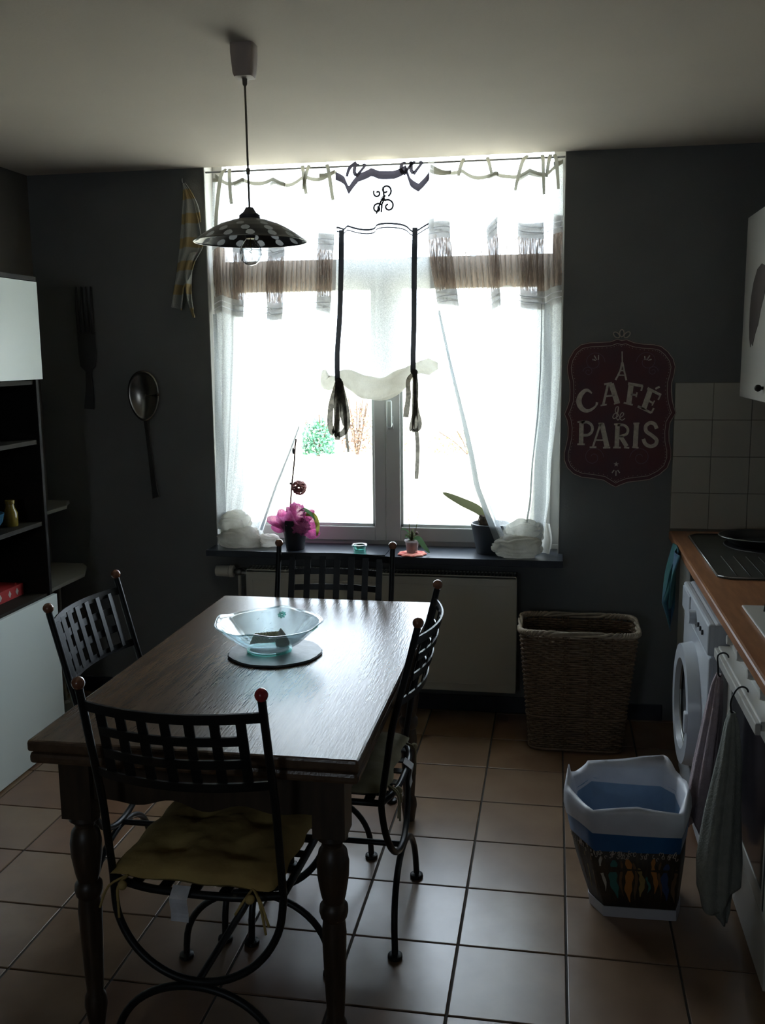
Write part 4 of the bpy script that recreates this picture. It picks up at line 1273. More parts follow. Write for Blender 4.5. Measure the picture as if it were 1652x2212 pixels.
for k in range(4):
    x_ = -2.198 + k * .0237
    mk('tine', MB().tube([(x_, WY - .018, 1.75), (x_, WY - .028, 1.86), (x_, WY - .020, 1.965)], [.008, .007, .004], 8), 'dark_steel', frk, smooth=180)
mk('fork_handle', MB().strap([(-2.162, WY - .018, 1.59), (-2.165, WY - .010, 1.5), (-2.172, WY - .012, 1.40)], [.026, .036, .050], .006, (1, 0, 0)), 'dark_steel', frk, bevel=.002)

# tea towel on a hook
tw = thing('tea_towel', 'checked cream tea towel hanging from a hook left of the window', 'towel', (-1.66, 4.28, 1.81))
tl_ = [(2.40, -1.650), (2.33, -1.655), (2.255, -1.665), (2.115, -1.688), (1.994, -1.710), (1.90, -1.730), (1.86, -1.738)]
tr_ = [(2.40, -1.640), (2.33, -1.60), (2.252, -1.582), (2.16, -1.565), (2.12, -1.560), (2.06, -1.60), (2.0, -1.62), (1.95, -1.655), (1.86, -1.668)]
def tw1(u, v):
    z_ = 2.402 - .535 * v - .02 * u * v
    l, r_ = lerp(tl_, z_), lerp(tr_, z_)
    return (l + (r_ - l) * u, WY - .035 + .022 * math.sin(u * 9 + v * 2) * min(1, v * 3) - .010 * u, z_)
mk('towel_cloth', MB().sheet(tw1, 26, 34), 'tea_towel', tw, smooth=180, solid=.004)
def tw2(u, v):
    z_ = 2.10 - .285 * v
    l = lerp([(2.1, -1.655), (2.03, -1.66), (1.97, -1.648), (1.9, -1.642), (1.81, -1.622)], z_)
    r_ = lerp([(2.1, -1.585), (2.06, -1.612), (2.0, -1.622), (1.94, -1.628), (1.88, -1.618), (1.81, -1.608)], z_)
    return (l + (r_ - l) * u, WY - .055 + .012 * math.sin(u * 5 + v * 7), z_)
mk('towel_corner', MB().sheet(tw2, 10, 20), 'tea_towel', tw, smooth=180, solid=.004)
def tw3(u, v):
    z_ = 2.405 - .17 * v
    l = lerp([(2.405, -1.64), (2.34, -1.62), (2.235, -1.575)], z_)
    return (l + (.004 + .022 * math.sin(PI * v)) * u, WY - .03 - .016 * u, z_)
mk('towel_edge', MB().sheet(tw3, 6, 14), 'tea_towel', tw, smooth=180, solid=.003)
tag(mk('wall_hook', MB().tube(smooth_path([(-1.652, WY, 2.408), (-1.652, WY - .03, 2.402), (-1.652, WY - .042, 2.412), (-1.652, WY - .040, 2.425)], 4), .0035, 8)
       .lathe([(.012, 0), (.012, .004)], (0, 0, 0), 4, lambda th, r_, z_: (0, 0)), 'steel', smooth=180), 'small metal hook holding the checked tea towel', 'hook')

# ================================================================== left cabinet wall
UX, UY0, UY1 = -2.06, 1.9, 3.70
un = thing('shelf_unit', 'tall black open shelf unit with white fronts against the left wall', 'cabinet', ((UX + XL) / 2, 2.8, 0))
mk('side_panel', MB().box(XL + .002, UY1 - .02, 0, UX - .018, UY1, 1.95), 'black_unit', un, bevel=.001)
mk('side_panel', MB().box(XL + .002, UY0, 0, UX - .018, UY0 + .02, 1.95), 'black_unit', un, bevel=.001)
mk('back_panel', MB().box(XL + .002, UY0, 0, XL + .012, UY1, 1.95), 'black_unit', un)
mk('top_panel', MB().box(XL + .002, UY0, 1.945, UX, UY1, 1.963), 'black_unit', un, bevel=.001)
for z_ in (1.292, .952, .645, 1.535):
    mk('shelf', MB().box(XL + .012, UY0 + .02, z_, UX - .03, UY1 - .02, z_ + .018), 'shelf_edge', un, bevel=.001)
mk('base_board', MB().box(XL + .012, UY0 + .02, 0, UX - .03, UY1 - .02, .05), 'black_unit', un)
for y0, y1 in ((2.80, 3.705), (1.895, 2.796)):
    mk('upper_door', MB().box(UX - .018, y0, 1.556, UX, y1, 1.943), 'white_gloss', un, bevel=.0015, label='white lacquered upper door')
    mk('lower_door', MB().box(UX - .018, y0, .006, UX, y1, .657), 'white_gloss', un, bevel=.0015, label='white lacquered lower door')
# items on the shelves
rb = thing('red_box', 'red cardboard box with pale diamonds on the shelf above the lower white door', 'box', (-2.19, 3.55, .663))
mk('carton', MB().box(-2.30, 3.40, .6635, -2.18, 3.68 - .03, .712), 'red_box', rb, bevel=.001)
for y_ in (3.475, 3.545, 3.60):
    mk('diamond_print', MB().prism([(y_ - .011, .688), (y_, .673), (y_ + .011, .688), (y_, .703)], lambda a, b: (-2.1792, a, b), lambda a, b: (-2.1803, a, b)), 'paper', rb)
tag(mk('teal_bowl', MB().lathe([(.03, 0), (.034, .004), (.062, .04), (.070, .075), (.066, .075), (.056, .042), (.028, .010), (.001, .009)], (-2.17, 3.40, .9705), 36, caps=False), 'teal_bowl', smooth=60),
    'dark teal glazed bowl on the open black shelf', 'bowl')
tag(mk('amber_jar', MB().lathe([(.026, 0), (.028, .004), (.028, .055), (.018, .075), (.016, .09), (.019, .092), (.019, .105), (.001, .105)], (-2.16, 3.56, .9705), 24, caps=False), 'amber_glass', smooth=50),
    'small amber glass jar beside the teal bowl on the shelf', 'jar')
tag(mk('storage_box', MB().box(-2.40, 3.30, .9705, -2.30, 3.53, 1.095), 'fig_brown', bevel=.025),
    'brown rounded box at the back of the open shelf behind the amber jar', 'box')
# corner shelf stand
cs = thing('corner_shelf', 'cream two-tier corner shelf stand between the black unit and the window wall', 'shelf', (-2.3, 4.1, 0))
mk('shelf_board', MB().prism([(XL + .005, 3.76), (-2.135, 3.76), (-2.135, 4.10), (-2.20, 4.25), (-2.25, WY - .016), (XL + .005, WY - .016)],
                             lambda a, b: (a, b, .636), lambda a, b: (a, b, .652)), 'pale_shelf', cs, bevel=.002)
mk('shelf_board', MB().prism([(XL + .005, 3.80), (-2.235, 3.80), (-2.235, 4.16), (-2.28, 4.25), (-2.30, WY - .016), (XL + .005, WY - .016)],
                             lambda a, b: (a, b, .944), lambda a, b: (a, b, .960)), 'pale_shelf', cs, bevel=.002)
mk('base', MB().lathe([(.09, 0), (.09, .008), (.02, .018), (.012, .03)], (-2.27, 4.10, 0), 28), 'pale_shelf', cs, smooth=40)
mk('pole', MB().tube([(-2.27, 4.10, .02), (-2.27, 4.10, .636)], .010, 10), 'pale_shelf', cs, smooth=60)
mk('upper_pole', MB().tube([(-2.27, 4.02, .652), (-2.31, 4.02, .944)], .008, 10), 'pale_shelf', cs, smooth=60)

# ================================================================== things on the sill
SZ = .7575
# orchid in pink wrapping
op = thing('orchid_pot', 'orchid in a charcoal pot wrapped in pink fibre on the sill', 'plant', (-1.165, 4.27, SZ))
ox, oy = -1.168, 4.272
mk('pot', MB().lathe([(.040, 0), (.042, .003), (.060, .135), (.062, .14), (.058, .14), (.040, .01), (.001, .01)], (ox, oy, SZ), 36, caps=False), 'pot_dark', op, smooth=50)
mk('soil', MB().lathe([(.001, .118), (.056, .118)], (ox, oy, SZ), 24, caps=False), 'soil', op)
def wrap(u, v):
    a = 2 * PI * u
    h = .085 + .075 * v + .02 * math.sin(a * 3 + 1) * v + .018 * math.sin(a * 7) * v * v - .02 * (1 - v) * max(0, math.cos(a * 2 + .5))
    r_ = .054 + .010 * v + (.026 * v ** 3) * (1 + .5 * math.sin(a * 5 + .7)) + .003 * math.sin(a * 13)
    return (ox + r_ * math.cos(a), oy + r_ * .9 * math.sin(a), SZ + h)
mk('pink_wrap', MB().sheet(wrap, 90, 16), 'pink', op, smooth=180)
for k, (a, ln, h) in enumerate(((PI - .1, .075, .13), (PI + .35, .06, .10), (-.15, .06, .12), (.35, .05, .16), (1.6, .02, .20), (PI - .6, .04, .16), (.0, .065, .075))):
    P = smooth_path([(ox + .04 * math.cos(a), oy - .02 + .04 * math.sin(a) * .5, SZ + .10), (ox + (.05 + ln * .5) * math.cos(a), oy - .01, SZ + h), (ox + (.055 + ln) * math.cos(a), oy - .01, SZ + h + .01)], 5)
    mk('wrap_tuft', MB().strap(P, [.02 + .03 * math.sin(PI * i / (len(P) - 1)) for i in range(len(P))], .001, (0.1, .3, 1)), 'pink', op, smooth=180)
mk('puff', MB().ball((ox + .015, oy - .02, SZ + .165), .045, 24, 16, (1, .7, 1.1), .25, 3.3, 16), 'pink', op, smooth=180)
mk('puff', MB().ball((ox + .03, oy - .03, SZ + .11), .045, 24, 16, (1.1, .7, .8), .25, 6.3, 16), 'pink', op, smooth=180)
mk('flower_stem', MB().tube(smooth_path([(ox - .02, oy, SZ + .11), (ox - .018, oy, SZ + .2), (ox - .008, oy - .005, SZ + .30), (ox + .004, oy, SZ + .40), (ox + .010, oy, SZ + .47), (ox + .016, oy, SZ + .51)], 5), .0040, 6), 'twig', op, smooth=180)
mk('support_stick', MB().tube([(ox - .028, oy + .004, SZ + .11), (ox - .010, oy, SZ + .30)], .0042, 6), 'rattan_red', op, smooth=180)
mk('stem_clip', MB().ball((ox + .002, oy - .004, SZ + .455), .008, 8, 6, (.7, .7, 2)).ball((ox - .012, oy - .004, SZ + .305), .007, 8, 6, (1.2, .8, .8)), 'pot_dark', op, smooth=180)
def leaf(name, pts, wd, mname, parent, side=(0, 1, .3), thick=.0015, n=6):
    P = smooth_path(pts, n)
    N = len(P)
    mk(name, MB().band(P, [max(.002, wd * max(0, math.sin(PI * min(1, (.06 + .94 * i / (N - 1))))) ** .6) for i in range(N)], side), mname, parent, smooth=180)
leaf('leaf', [(ox + .0, oy - .01, SZ + .14), (ox + .04, oy - .03, SZ + .19), (ox + .08, oy - .03, SZ + .175), (ox + .105, oy - .03, SZ + .14)], .035, 'leaf', op)
leaf('leaf', [(ox + .03, oy - .02, SZ + .16), (ox + .09, oy - .02, SZ + .165), (ox + .112, oy - .02, SZ + .12), (ox + .108, oy - .02, SZ + .065)], .022, 'leaf_yellow', op, side=(1, .2, .4))
# cane ball
cb = thing('cane_ball', 'openwork red brown cane ball on the orchid stick', 'ornament', (-1.135, 4.25, 1.03))
bc = Vector((ox + .028, oy - .01, SZ + .288))
rnd = random.Random(7)
for k in range(11):
    ax = Vector((rnd.uniform(-1, 1), rnd.uniform(-1, 1), rnd.uniform(-1, 1))).normalized()
    a = ax.orthogonal().normalized()
    b = ax.cross(a)
    off = ax * rnd.uniform(-.012, .012)
    rr = math.sqrt(.031 ** 2 - off.length ** 2)
    mk('cane_ring', MB().tube([bc + off + (a * math.cos(t_) + b * math.sin(t_)) * rr for t_ in [2 * PI * i / 28 for i in range(29)]], .0042, 6), 'rattan_red', cb, smooth=180)
# tealight
tg = tag(mk('tealight_holder', MB().lathe([(.026, 0), (.029, .004), (.031, .025), (.036, .030), (.0365, .036), (.033, .037), (.027, .028), (.024, .010), (.001, .009)], (-.857, 4.235, SZ), 40, caps=False), 'green_glass', smooth=180),
         'small green glass tealight holder in the middle of the sill', 'candle holder')
# small orchid on red mat
SZ2 = .7555
px_, py_ = -.618, 4.235
tag(mk('red_mat', MB().lathe([(.001, 0), (.060, 0), (.063, .003), (.060, .007), (.001, .008)], (px_ + .002, py_ - .01, SZ2), 60, lambda th, r_, z_: (r_ * (1 + .07 * math.cos(th * 9)) if r_ > .01 else r_, z_), caps=False), 'red_lace', smooth=50),
    'scalloped red mat under the small clear plant pot', 'mat')
so = thing('small_orchid', 'small orchid in a clear plastic pot on the red mat', 'plant', (px_, py_, SZ2 + .0085))
q0 = SZ2 + .0088
mk('pot', MB().lathe([(.022, 0), (.024, .002), (.030, .048), (.034, .05), (.034, .055), (.030, .055), (.022, .006), (.001, .006)], (px_, py_, q0), 32, caps=False), 'pot_clear', so, smooth=50)
mk('bark_mix', MB().lathe([(.001, .050), (.012, .056), (.027, .048), (.022, .01)], (px_, py_, q0), 20, lambda th, r_, z_: (r_ * (1 + .1 * math.sin(th * 7)), z_), caps=False), 'soil', so)
leaf('leaf', [(px_ + .004, py_, q0 + .06), (px_ + .03, py_ - .01, q0 + .065), (px_ + .055, py_ - .02, q0 + .035), (px_ + .082, py_ - .02, q0 + .002)], .024, 'leaf', so, side=(.5, .3, .6))
leaf('leaf', [(px_, py_, q0 + .055), (px_ - .015, py_, q0 + .09), (px_ - .035, py_, q0 + .105), (px_ - .05, py_, q0 + .10)], .010, 'leaf', so, side=(0, 1, .6))
leaf('leaf', [(px_ - .004, py_, q0 + .055), (px_ - .02, py_, q0 + .075), (px_ - .032, py_, q0 + .065)], .014, 'leaf', so, side=(.4, .5, 1))
for dx, dz in ((-.012, .04), (.0, .05), (.012, .045), (.022, .035), (-.02, .03), (.006, .06)):
    leaf('leaf', [(px_, py_, q0 + .052), (px_ + dx * .6, py_ - .008, q0 + .052 + dz * .7), (px_ + dx * 1.5, py_ - .012, q0 + .05 + dz)], .009, 'leaf_olive', so, side=(1, .3, 0))
mk('support_stick', MB().tube([(px_ - .005, py_, q0 + .045), (px_ - .018, py_, q0 + .185)], .0016, 6), 'leaf_yellow', so)
mk('support_stick', MB().tube([(px_ + .008, py_, q0 + .045), (px_ + .032, py_, q0 + .185)], .0016, 6), 'leaf_yellow', so)
mk('flower_bud', MB().ball((px_ + .022, py_ - .005, q0 + .088), .007, 10, 8), 'twig', so, smooth=180)
# large dark pot
gx, gy = -.272, 4.315
gp = thing('large_plant_pot', 'plant with one long leaf in a wide grey pot beside the right curtain', 'plant', (gx, gy, SZ2))
mk('pot', MB().lathe([(.060, 0), (.063, .004), (.086, .12), (.090, .125), (.090, .135), (.083, .135), (.060, .01), (.001, .01)], (gx, gy, SZ2), 44, caps=False), 'pot_grey', gp, smooth=50)
mk('soil', MB().lathe([(.001, .125), (.04, .124), (.082, .118)], (gx, gy, SZ2), 28, caps=False), 'soil', gp)
mk('bark_lump', MB().ball((gx - .025, gy - .01, SZ2 + .145), .032, 14, 10, (1, .9, .9), .3, 2.2, 14), 'soil', gp, smooth=180)
leaf('leaf', [(gx - .01, gy, SZ2 + .13), (gx - .05, gy - .01, SZ2 + .19), (gx - .13, gy - .02, SZ2 + .232), (gx - .215, gy - .02, SZ2 + .272)], .042, 'leaf_olive', gp, side=(.1, .45, .9), n=8)
leaf('leaf', [(gx - .005, gy, SZ2 + .14), (gx - .0, gy, SZ2 + .19), (gx - .012, gy, SZ2 + .215)], .010, 'leaf', gp, side=(0, 1, 0))

# ================================================================== hamper
hp = thing('wicker_hamper', 'tall open brown wicker hamper standing against the wall by the radiator', 'basket', (.11, 4.02, 0))
def hsec(z_):
    u = z_ / .53
    return (-.075 + (-.122 + .075) * u, .295 + (.350 - .295) * u, 3.905 + (3.855 - 3.905) * u, 4.12 + (4.15 - 4.12) * u)
def hring(z_, s_, off=0.0, n=4):
    x0, x1, y0, y1 = hsec(z_)
    cxh, cyh, a, b = (x0 + x1) / 2, (y0 + y1) / 2, (x1 - x0) / 2 + off, (y1 - y0) / 2 + off
    th = 2 * PI * s_
    c_, q_ = math.cos(th), math.sin(th)
    e = 2 / 7
    return Vector((cxh + a * math.copysign(abs(c_) ** e, c_), cyh + b * math.copysign(abs(q_) ** e, q_), z_))
# evenly spaced parameters along the ring
def hparams(n):
    N = 720
    pts = [hring(.3, i / N) for i in range(N + 1)]
    L_ = [0]
    for i in range(N):
        L_.append(L_[-1] + (pts[i + 1] - pts[i]).length)
    out_, j = [], 0
    for k in range(n):
        tgt = L_[-1] * k / n
        while L_[j + 1] < tgt:
            j += 1
        out_.append((j + (tgt - L_[j]) / max(1e-9, L_[j + 1] - L_[j])) / N)
    return out_
NS = 56
par = hparams(NS * 2)
wv = MB()
rows = 52
for r in range(rows):
    z_ = .012 + r * .0096
    vs = []
    n = len(par)
    sgn = 1 if r % 2 else -1
    for i, s_ in enumerate(par):
        wob = sgn * (.0045 if i % 4 == 1 else -.0045 if i % 4 == 3 else 0)
        for (do, dz) in ((.0052, 0), (0, .0052), (-.0052, 0), (0, -.0052)):
            p = hring(z_ + .0012 * math.sin(i * .35 + r), s_, wob + do)
            p.z += dz
            vs.append(p)
    fs = [(i * 4 + k, i * 4 + (k + 1) % 4, ((i + 1) % n) * 4 + (k + 1) % 4, ((i + 1) % n) * 4 + k) for i in range(n) for k in range(4)]
    wv.add(vs, fs)
mk('woven_sides', wv, 'wicker', hp, smooth=180, kind='stuff')
st = MB()
for i in range(1, len(par), 2):
    st.tube([hring(0.004, par[i]), hring(.52, par[i])], .0032, 5)
mk('stakes', st, 'wicker', hp, kind='stuff')
rm = MB()
for q in range(3):
    P = []
    for i in range(161):
        s_ = par[i % 112] if False else (i / 160)
        p = hring(.522, s_, .004 + .006 * math.cos(i * .9 + q * 2 * PI / 3))
        p.z += .008 * math.sin(i * .9 + q * 2 * PI / 3)
        P.append(p)
    rm.tube(P, .006, 6)
mk('braided_rim', rm, 'wicker_pale', hp, smooth=180, kind='stuff')
mk('waist_band', MB().tube([hring(.155, i / 120, .005) for i in range(121)], .0045, 6).tube([hring(.012, i / 120, .005) for i in range(121)], .006, 6), 'wicker', hp, smooth=180, kind='stuff')
x0, x1, y0, y1 = hsec(0)
mk('bottom', MB().box(x0 + .01, y0 + .01, .004, x1 - .01, y1 - .01, .012), 'wicker', hp)

# ================================================================== bin
bn = thing('waste_bin', 'patterned waste bin with white and blue bag on the floor before the washing machine', 'bin', (.25, 2.82, 0))
rim = [(.058, 2.79), (.130, 2.655), (.372, 2.675), (.408, 2.80), (.398, 2.93), (.355, 2.985), (.125, 2.99), (.072, 2.90)]
bas = [(.140, 2.775), (.175, 2.715), (.372, 2.72), (.388, 2.78), (.386, 2.90), (.365, 2.935), (.165, 2.94), (.142, 2.90)]
def loft(rings):
    vs, fs = [], []
    n = len(rings[0])
    for rg in rings:
        vs += rg
    for i in range(len(rings) - 1):
        for k in range(n):
            fs.append((i * n + k, i * n + (k + 1) % n, (i + 1) * n + (k + 1) % n, (i + 1) * n + k))
    return vs, fs
def binring(u, z_, grow=0.0, sub=4, wav=0.0, seed=0):
    pts = []
    n = len(rim)
    for i in range(n):
        for k in range(sub):
            t = k / sub
            a = Vector(rim[i]).lerp(Vector(rim[(i + 1) % n]), t)
            b = Vector(bas[i]).lerp(Vector(bas[(i + 1) % n]), t)
            p = b.lerp(a, u)
            c = Vector((.25, 2.83))
            d = (p - c).normalized() * grow
            q = p + d
            zz = z_ + wav * noise.noise(Vector((i * .7 + k * .2, seed, u * 3)))
            pts.append((q.x, q.y, zz))
    return pts
def shell(name, rows_, material, **k):
    vs, fs = loft(rows_)
    return mk(name, MB().add(vs, fs), material, bn, **k)
shell('base', [binring(-.02, 0.001, .004), binring(.02, .002, .006), binring(.10, .035, .004)], 'bin_base', solid=.003)
body = shell('body', [binring(.10, .034), binring(.35, .10, .002), binring(.6, .17, .004), binring(.80, .235, .002)], 'bin_brown', smooth=180, solid=.003)
mk('floor_of_bin', MB().add(binring(.12, .036, -.004), [tuple(range(32))]), 'bin_brown', bn)
shell('blue_band', [binring(.79, .228, .005, wav=.008), binring(.86, .262, .007), binring(.92, .290, .007)], 'bag_blue', smooth=180)
shell('bag_cuff', [binring(.91, .284, .009, wav=.016, seed=2), binring(.96, .315, .013, wav=.03), binring(1.0, .350, .010, wav=.022, seed=4), binring(.99, .368, .002, wav=.10, seed=4),
                   binring(.97, .345, -.010, wav=.02, seed=4), binring(.90, .300, -.014)], 'bag_white', smooth=180)
shell('bag_lining', [binring(.92, .312, -.013), binring(.7, .23, -.012, wav=.01), binring(.4, .13, -.012), binring(.2, .06, -.012)], 'bag_inside', smooth=180)
mk('bag_lining', MB().add(binring(.6, .20, -.014), [tuple(range(32))]), 'bag_white', bn)
# printed figures round the front and left sides
def on_bin(i, t, u, off=.0062):
    n = len(rim)
    a = Vector(rim[i]).lerp(Vector(rim[(i + 1) % n]), t)
    b = Vector(bas[i]).lerp(Vector(bas[(i + 1) % n]), t)
    p = b.lerp(a, u)
    d = (p - Vector((.25, 2.83))).normalized() * off
    zz = .034 + (u - .10) / .70 * .20
    return (p.x + d.x, p.y + d.y, zz)
figs = [(1, .06, 'fig_white', .6, .30, .72), (1, .20, 'fig_teal', 1.5, .22, .68), (1, .38, 'fig_orange', 1.4, .18, .70), (1, .53, 'fig_ochre', 1.0, .25, .60),
        (1, .70, 'fig_orange', .9, .30, .72), (1, .84, 'fig_blue', 1.3, .22, .66), (1, .95, 'fig_brown', .8, .2, .6),
        (0, .25, 'fig_brown', .7, .3, .7), (0, .5, 'fig_ochre', .6, .25, .65), (0, .78, 'fig_brown', .8, .2, .7), (1, .46, 'fig_brown', .6, .2, .66),
        (1, .62, 'fig_teal', .5, .3, .5), (1, .29, 'fig_brown', .5, .25, .68), (1, .77, 'fig_brown', .5, .25, .68)]
for (i, t0, mname, wd, ua, ub) in figs:
    cfun = [(0, .10), (.15, .35), (.3, .9), (.45, .65), (.6, .95), (.7, .6), (.76, .28), (.80, .55), (.9, .75), (1, .25)]
    n = 18
    vsl, vsr = [], []
    for k in range(n + 1):
        q = k / n
        hw = .042 * wd * lerp(cfun, q)
        sway = .018 * math.sin(q * 6 + t0 * 9)
        u = ua + (ub - ua) * q
        vsl.append(on_bin(i, t0 + sway - hw, u))
        vsr.append(on_bin(i, t0 + sway + hw, u))
    mk('printed_figure', MB().add(vsl + vsr, [(k, k + 1, n + 1 + k + 1, n + 1 + k) for k in range(n)]), mname, bn, solid=.0008)
sc2 = MB()
rnd = random.Random(3)
for k in range(70):
    i, t0 = (1, rnd.random()) if rnd.random() < .72 else (0, rnd.random())
    u0 = rnd.uniform(.70, .78)
    a0 = rnd.uniform(0, 6)
    sc2.tube([on_bin(i, max(0, min(1, t0 + .015 * math.cos(a0 + q))), u0 + .03 * math.sin(a0 + q) * (1 - q / 7)) for q in (0, 1, 2, 3, 4)], .0012, 4)
mk('scroll_print', sc2, 'sign_line', bn, kind='stuff')

# ================================================================== worktop and appliances on the right
CZ, CX = .872, .500
wt = thing('worktop', 'orange brown beech worktop running along the right side to the window wall', 'worktop', (.8, 3, .83))
mk('board', MB().box(CX, 1.2, CZ - .038, XR - .002, WY - .011, CZ), 'counter', wt, bevel=.008)
# washing machine
wm = thing('washing_machine', 'white front-loading washing machine under the far end of the worktop', 'washing machine', (.8, 3.35, 0))
WX, WY0, WY1 = .490, 3.055, 3.655
mk('cabinet', MB().box(WX + .012, WY0, .02, 1.08, WY1, .805), 'appliance', wm, bevel=.012)
mk('front_panel', MB().box(WX, WY0 + .004, .075, WX + .02, WY1 - .004, .695), 'appliance', wm, bevel=.008)
mk('control_panel', MB().box(WX - .006, WY0 + .002, .70, WX + .02, WY1 - .002, .803), 'appliance', wm, bevel=.008)
mk('kick_panel', MB().box(WX + .006, WY0 + .01, .02, WX + .02, WY1 - .01, .072), 'appliance', wm, bevel=.003)
mk('detergent_drawer', MB().box(WX - .011, WY1 - .20, .712, WX - .004, WY1 - .02, .792), 'appliance', wm, bevel=.004)
mk('dial', MB().tube([(WX - .004, WY0 + .28, .752), (WX - .028, WY0 + .28, .752)], [.026, .023], 24), 'appliance', wm, smooth=40)
for k in range(3):
    mk('button', MB().tube([(WX - .004, WY0 + .19 - k * .045, .75), (WX - .012, WY0 + .19 - k * .045, .75)], .008, 14), 'dark_steel', wm, smooth=40)
dy, dz_ = 3.375, .430
def ringx(r0, r1, xa, xb, xc, n=56):
    """annulus facing -X: outer radius r0 at xa, crest at xb, inner radius r1 at xc"""
    pr = [(r0, xa), (r0 - .008, xb), (r1 + .012, xb), (r1, xc)]
    vs, fs = [], []
    for rr, x_ in pr:
        for k in range(n):
            a = 2 * PI * k / n
            vs.append((x_, dy + rr * math.cos(a), dz_ + rr * math.sin(a)))
    for i in range(3):
        for k in range(n):
            fs.append((i * n + k, i * n + (k + 1) % n, (i + 1) * n + (k + 1) % n, (i + 1) * n + k))
    return MB().add(vs, fs)
dr = mk('door', ringx(.215, .145, WX, WX - .040, WX - .012), 'appliance', wm, smooth=40)
def dome(u, v):
    a = 2 * PI * u
    r_ = .147 * v
    return (WX - .014 - .020 * math.cos(v * PI / 2) + .030 * (1 - v) , dy + r_ * math.cos(a), dz_ + r_ * math.sin(a))
mk('door_glass', MB().sheet(dome, 56, 10), 'oven_glass', dr, smooth=180)
mk('chrome_ring', MB().tube([(WX - .018, dy + .148 * math.cos(a), dz_ + .148 * math.sin(a)) for a in [2 * PI * i / 56 for i in range(57)]], .005, 8), 'steel', dr, smooth=180)
mk('door_catch', MB().box(WX - .050, dy - .20, dz_ - .035, WX - .030, dy - .165, dz_ + .035), 'appliance', dr, bevel=.005)

# cooker
KX, KY0, KY1 = .545, 2.375, 3.03
ck_ = thing('cooker', 'white built-in oven with dark glass door next to the washing machine', 'oven', (.8, 2.7, 0))
mk('carcass', MB().box(KX + .02, KY0, .02, 1.06, KY1, .832), 'cooker', ck_, bevel=.003)
mk('control_panel', MB().box(KX, KY0, .700, KX + .022, KY1, .830), 'cooker', ck_, bevel=.004)
od = mk('oven_door', MB().box(KX, KY0 + .002, .215, KX + .022, KY0 + .065, .692).box(KX, KY1 - .065, .215, KX + .022, KY1 - .002, .692)
        .box(KX, KY0 + .065, .215, KX + .022, KY1 - .065, .265).box(KX, KY0 + .065, .650, KX + .022, KY1 - .065, .692), 'cooker', ck_, bevel=.003)
mk('door_glass', MB().box(KX + .003, KY0 + .065, .265, KX + .012, KY1 - .065, .650), 'oven_glass', od)
mk('door_gasket', MB().box(KX - .0015, KY0 + .030, .235, KX + .002, KY0 + .040, .672), 'print_black', od)
mk('lower_drawer', MB().box(KX + .004, KY0 + .004, .03, KX + .022, KY1 - .004, .207), 'cooker', ck_, bevel=.003)
mk('handle', MB().box(.498, KY0 + .01, .712, .512, KY1 - .01, .742).box(.510, KY0 + .01, .738, KX + .004, KY1 - .01, .748)
   .box(.505, KY0 + .03, .715, KX + .004, KY0 + .05, .742).box(.505, KY1 - .05, .715, KX + .004, KY1 - .03, .742), 'cooker', ck_, bevel=.003)
for y_ in (2.96, 2.80, 2.64, 2.48):
    mk('knob', MB().tube([(KX + .002, y_, .785), (KX - .012, y_, .785), (KX - .022, y_, .785)], [.016, .016, .013], 22), 'cooker', ck_, smooth=40)
    mk('scale_mark', MB().box(KX - .001, y_ - .034, .775, KX + .001, y_ - .026, .800).box(KX - .001, y_ + .024, .780, KX + .001, y_ + .030, .795)
       .box(KX - .001, y_ - .006, .808, KX + .001, y_ + .004, .816), 'print_black', ck_)
# hob
hb = thing('hob', 'white hob with black pan supports let into the worktop', 'hob', (.82, 2.7, CZ))
mk('plate', MB().box(.572, 2.42, CZ + .0005, 1.06, 3.02, CZ + .008), 'cooker', hb, bevel=.004)
for (x_, y_) in ((.70, 2.87), (.93, 2.87), (.70, 2.57), (.93, 2.57)):
    mk('burner', MB().lathe([(.05, 0), (.05, .006), (.038, .012), (.034, .018), (.001, .019)], (x_, y_, CZ + .0085), 28, caps=False), 'dark_steel', hb, smooth=40)
    g = MB()
    for k in range(4):
        a = k * PI / 2 + PI / 4
        g.box(x_ + .02 * math.cos(a) - .004, y_ + .02 * math.sin(a) - .004, CZ + .026, x_ + .028 * math.cos(a) + .004, y_ + .028 * math.sin(a) + .004, CZ + .030)
        g.tube([(x_ + .025 * math.cos(a), y_ + .025 * math.sin(a), CZ + .034), (x_ + .105 * math.cos(a), y_ + .105 * math.sin(a), CZ + .034), (x_ + .108 * math.cos(a), y_ + .108 * math.sin(a), CZ + .008)], .0035, 6)
    mk('pan_support', g, 'iron', hb)
# sink
sk = thing('kitchen_sink', 'dark steel sink and ribbed drainer let into the worktop near the tiles', 'sink', (.8, 3.8, CZ))
mk('rim_sheet', MB().prism([(.562, 3.42), (.60, 3.39), (1.05, 3.39), (1.07, 3.42), (1.07, 4.19), (1.05, 4.22), (.60, 4.22), (.562, 4.17)],
                           lambda a, b: (a, b, CZ + .0005), lambda a, b: (a, b, CZ + .005)), 'sink_steel', sk, bevel=.0015)
mk('raised_border', MB().tube([(.566, 3.42, CZ + .006), (.60, 3.395, CZ + .006), (1.05, 3.395, CZ + .006)], .003, 6)
   .tube([(.566, 3.42, CZ + .006), (.566, 4.17, CZ + .006), (.60, 4.216, CZ + .006), (1.05, 4.216, CZ + .006)], .003, 6), 'steel', sk, smooth=180)
for k in range(9):
    x_ = .63 + k * .045
    mk('drainer_rib', MB().tube([(x_, 3.43, CZ + .0055), (x_, 3.76, CZ + .0055)], .0022, 6), 'sink_steel', sk, smooth=180)
mk('basin', MB().lathe([(.185, .0066), (.182, .010), (.172, .008), (.168, .0062), (.02, .0060)], (.86, 3.985, CZ), 48, lambda th, r_, z_: (r_, z_)), 'dark_steel', sk, smooth=40)
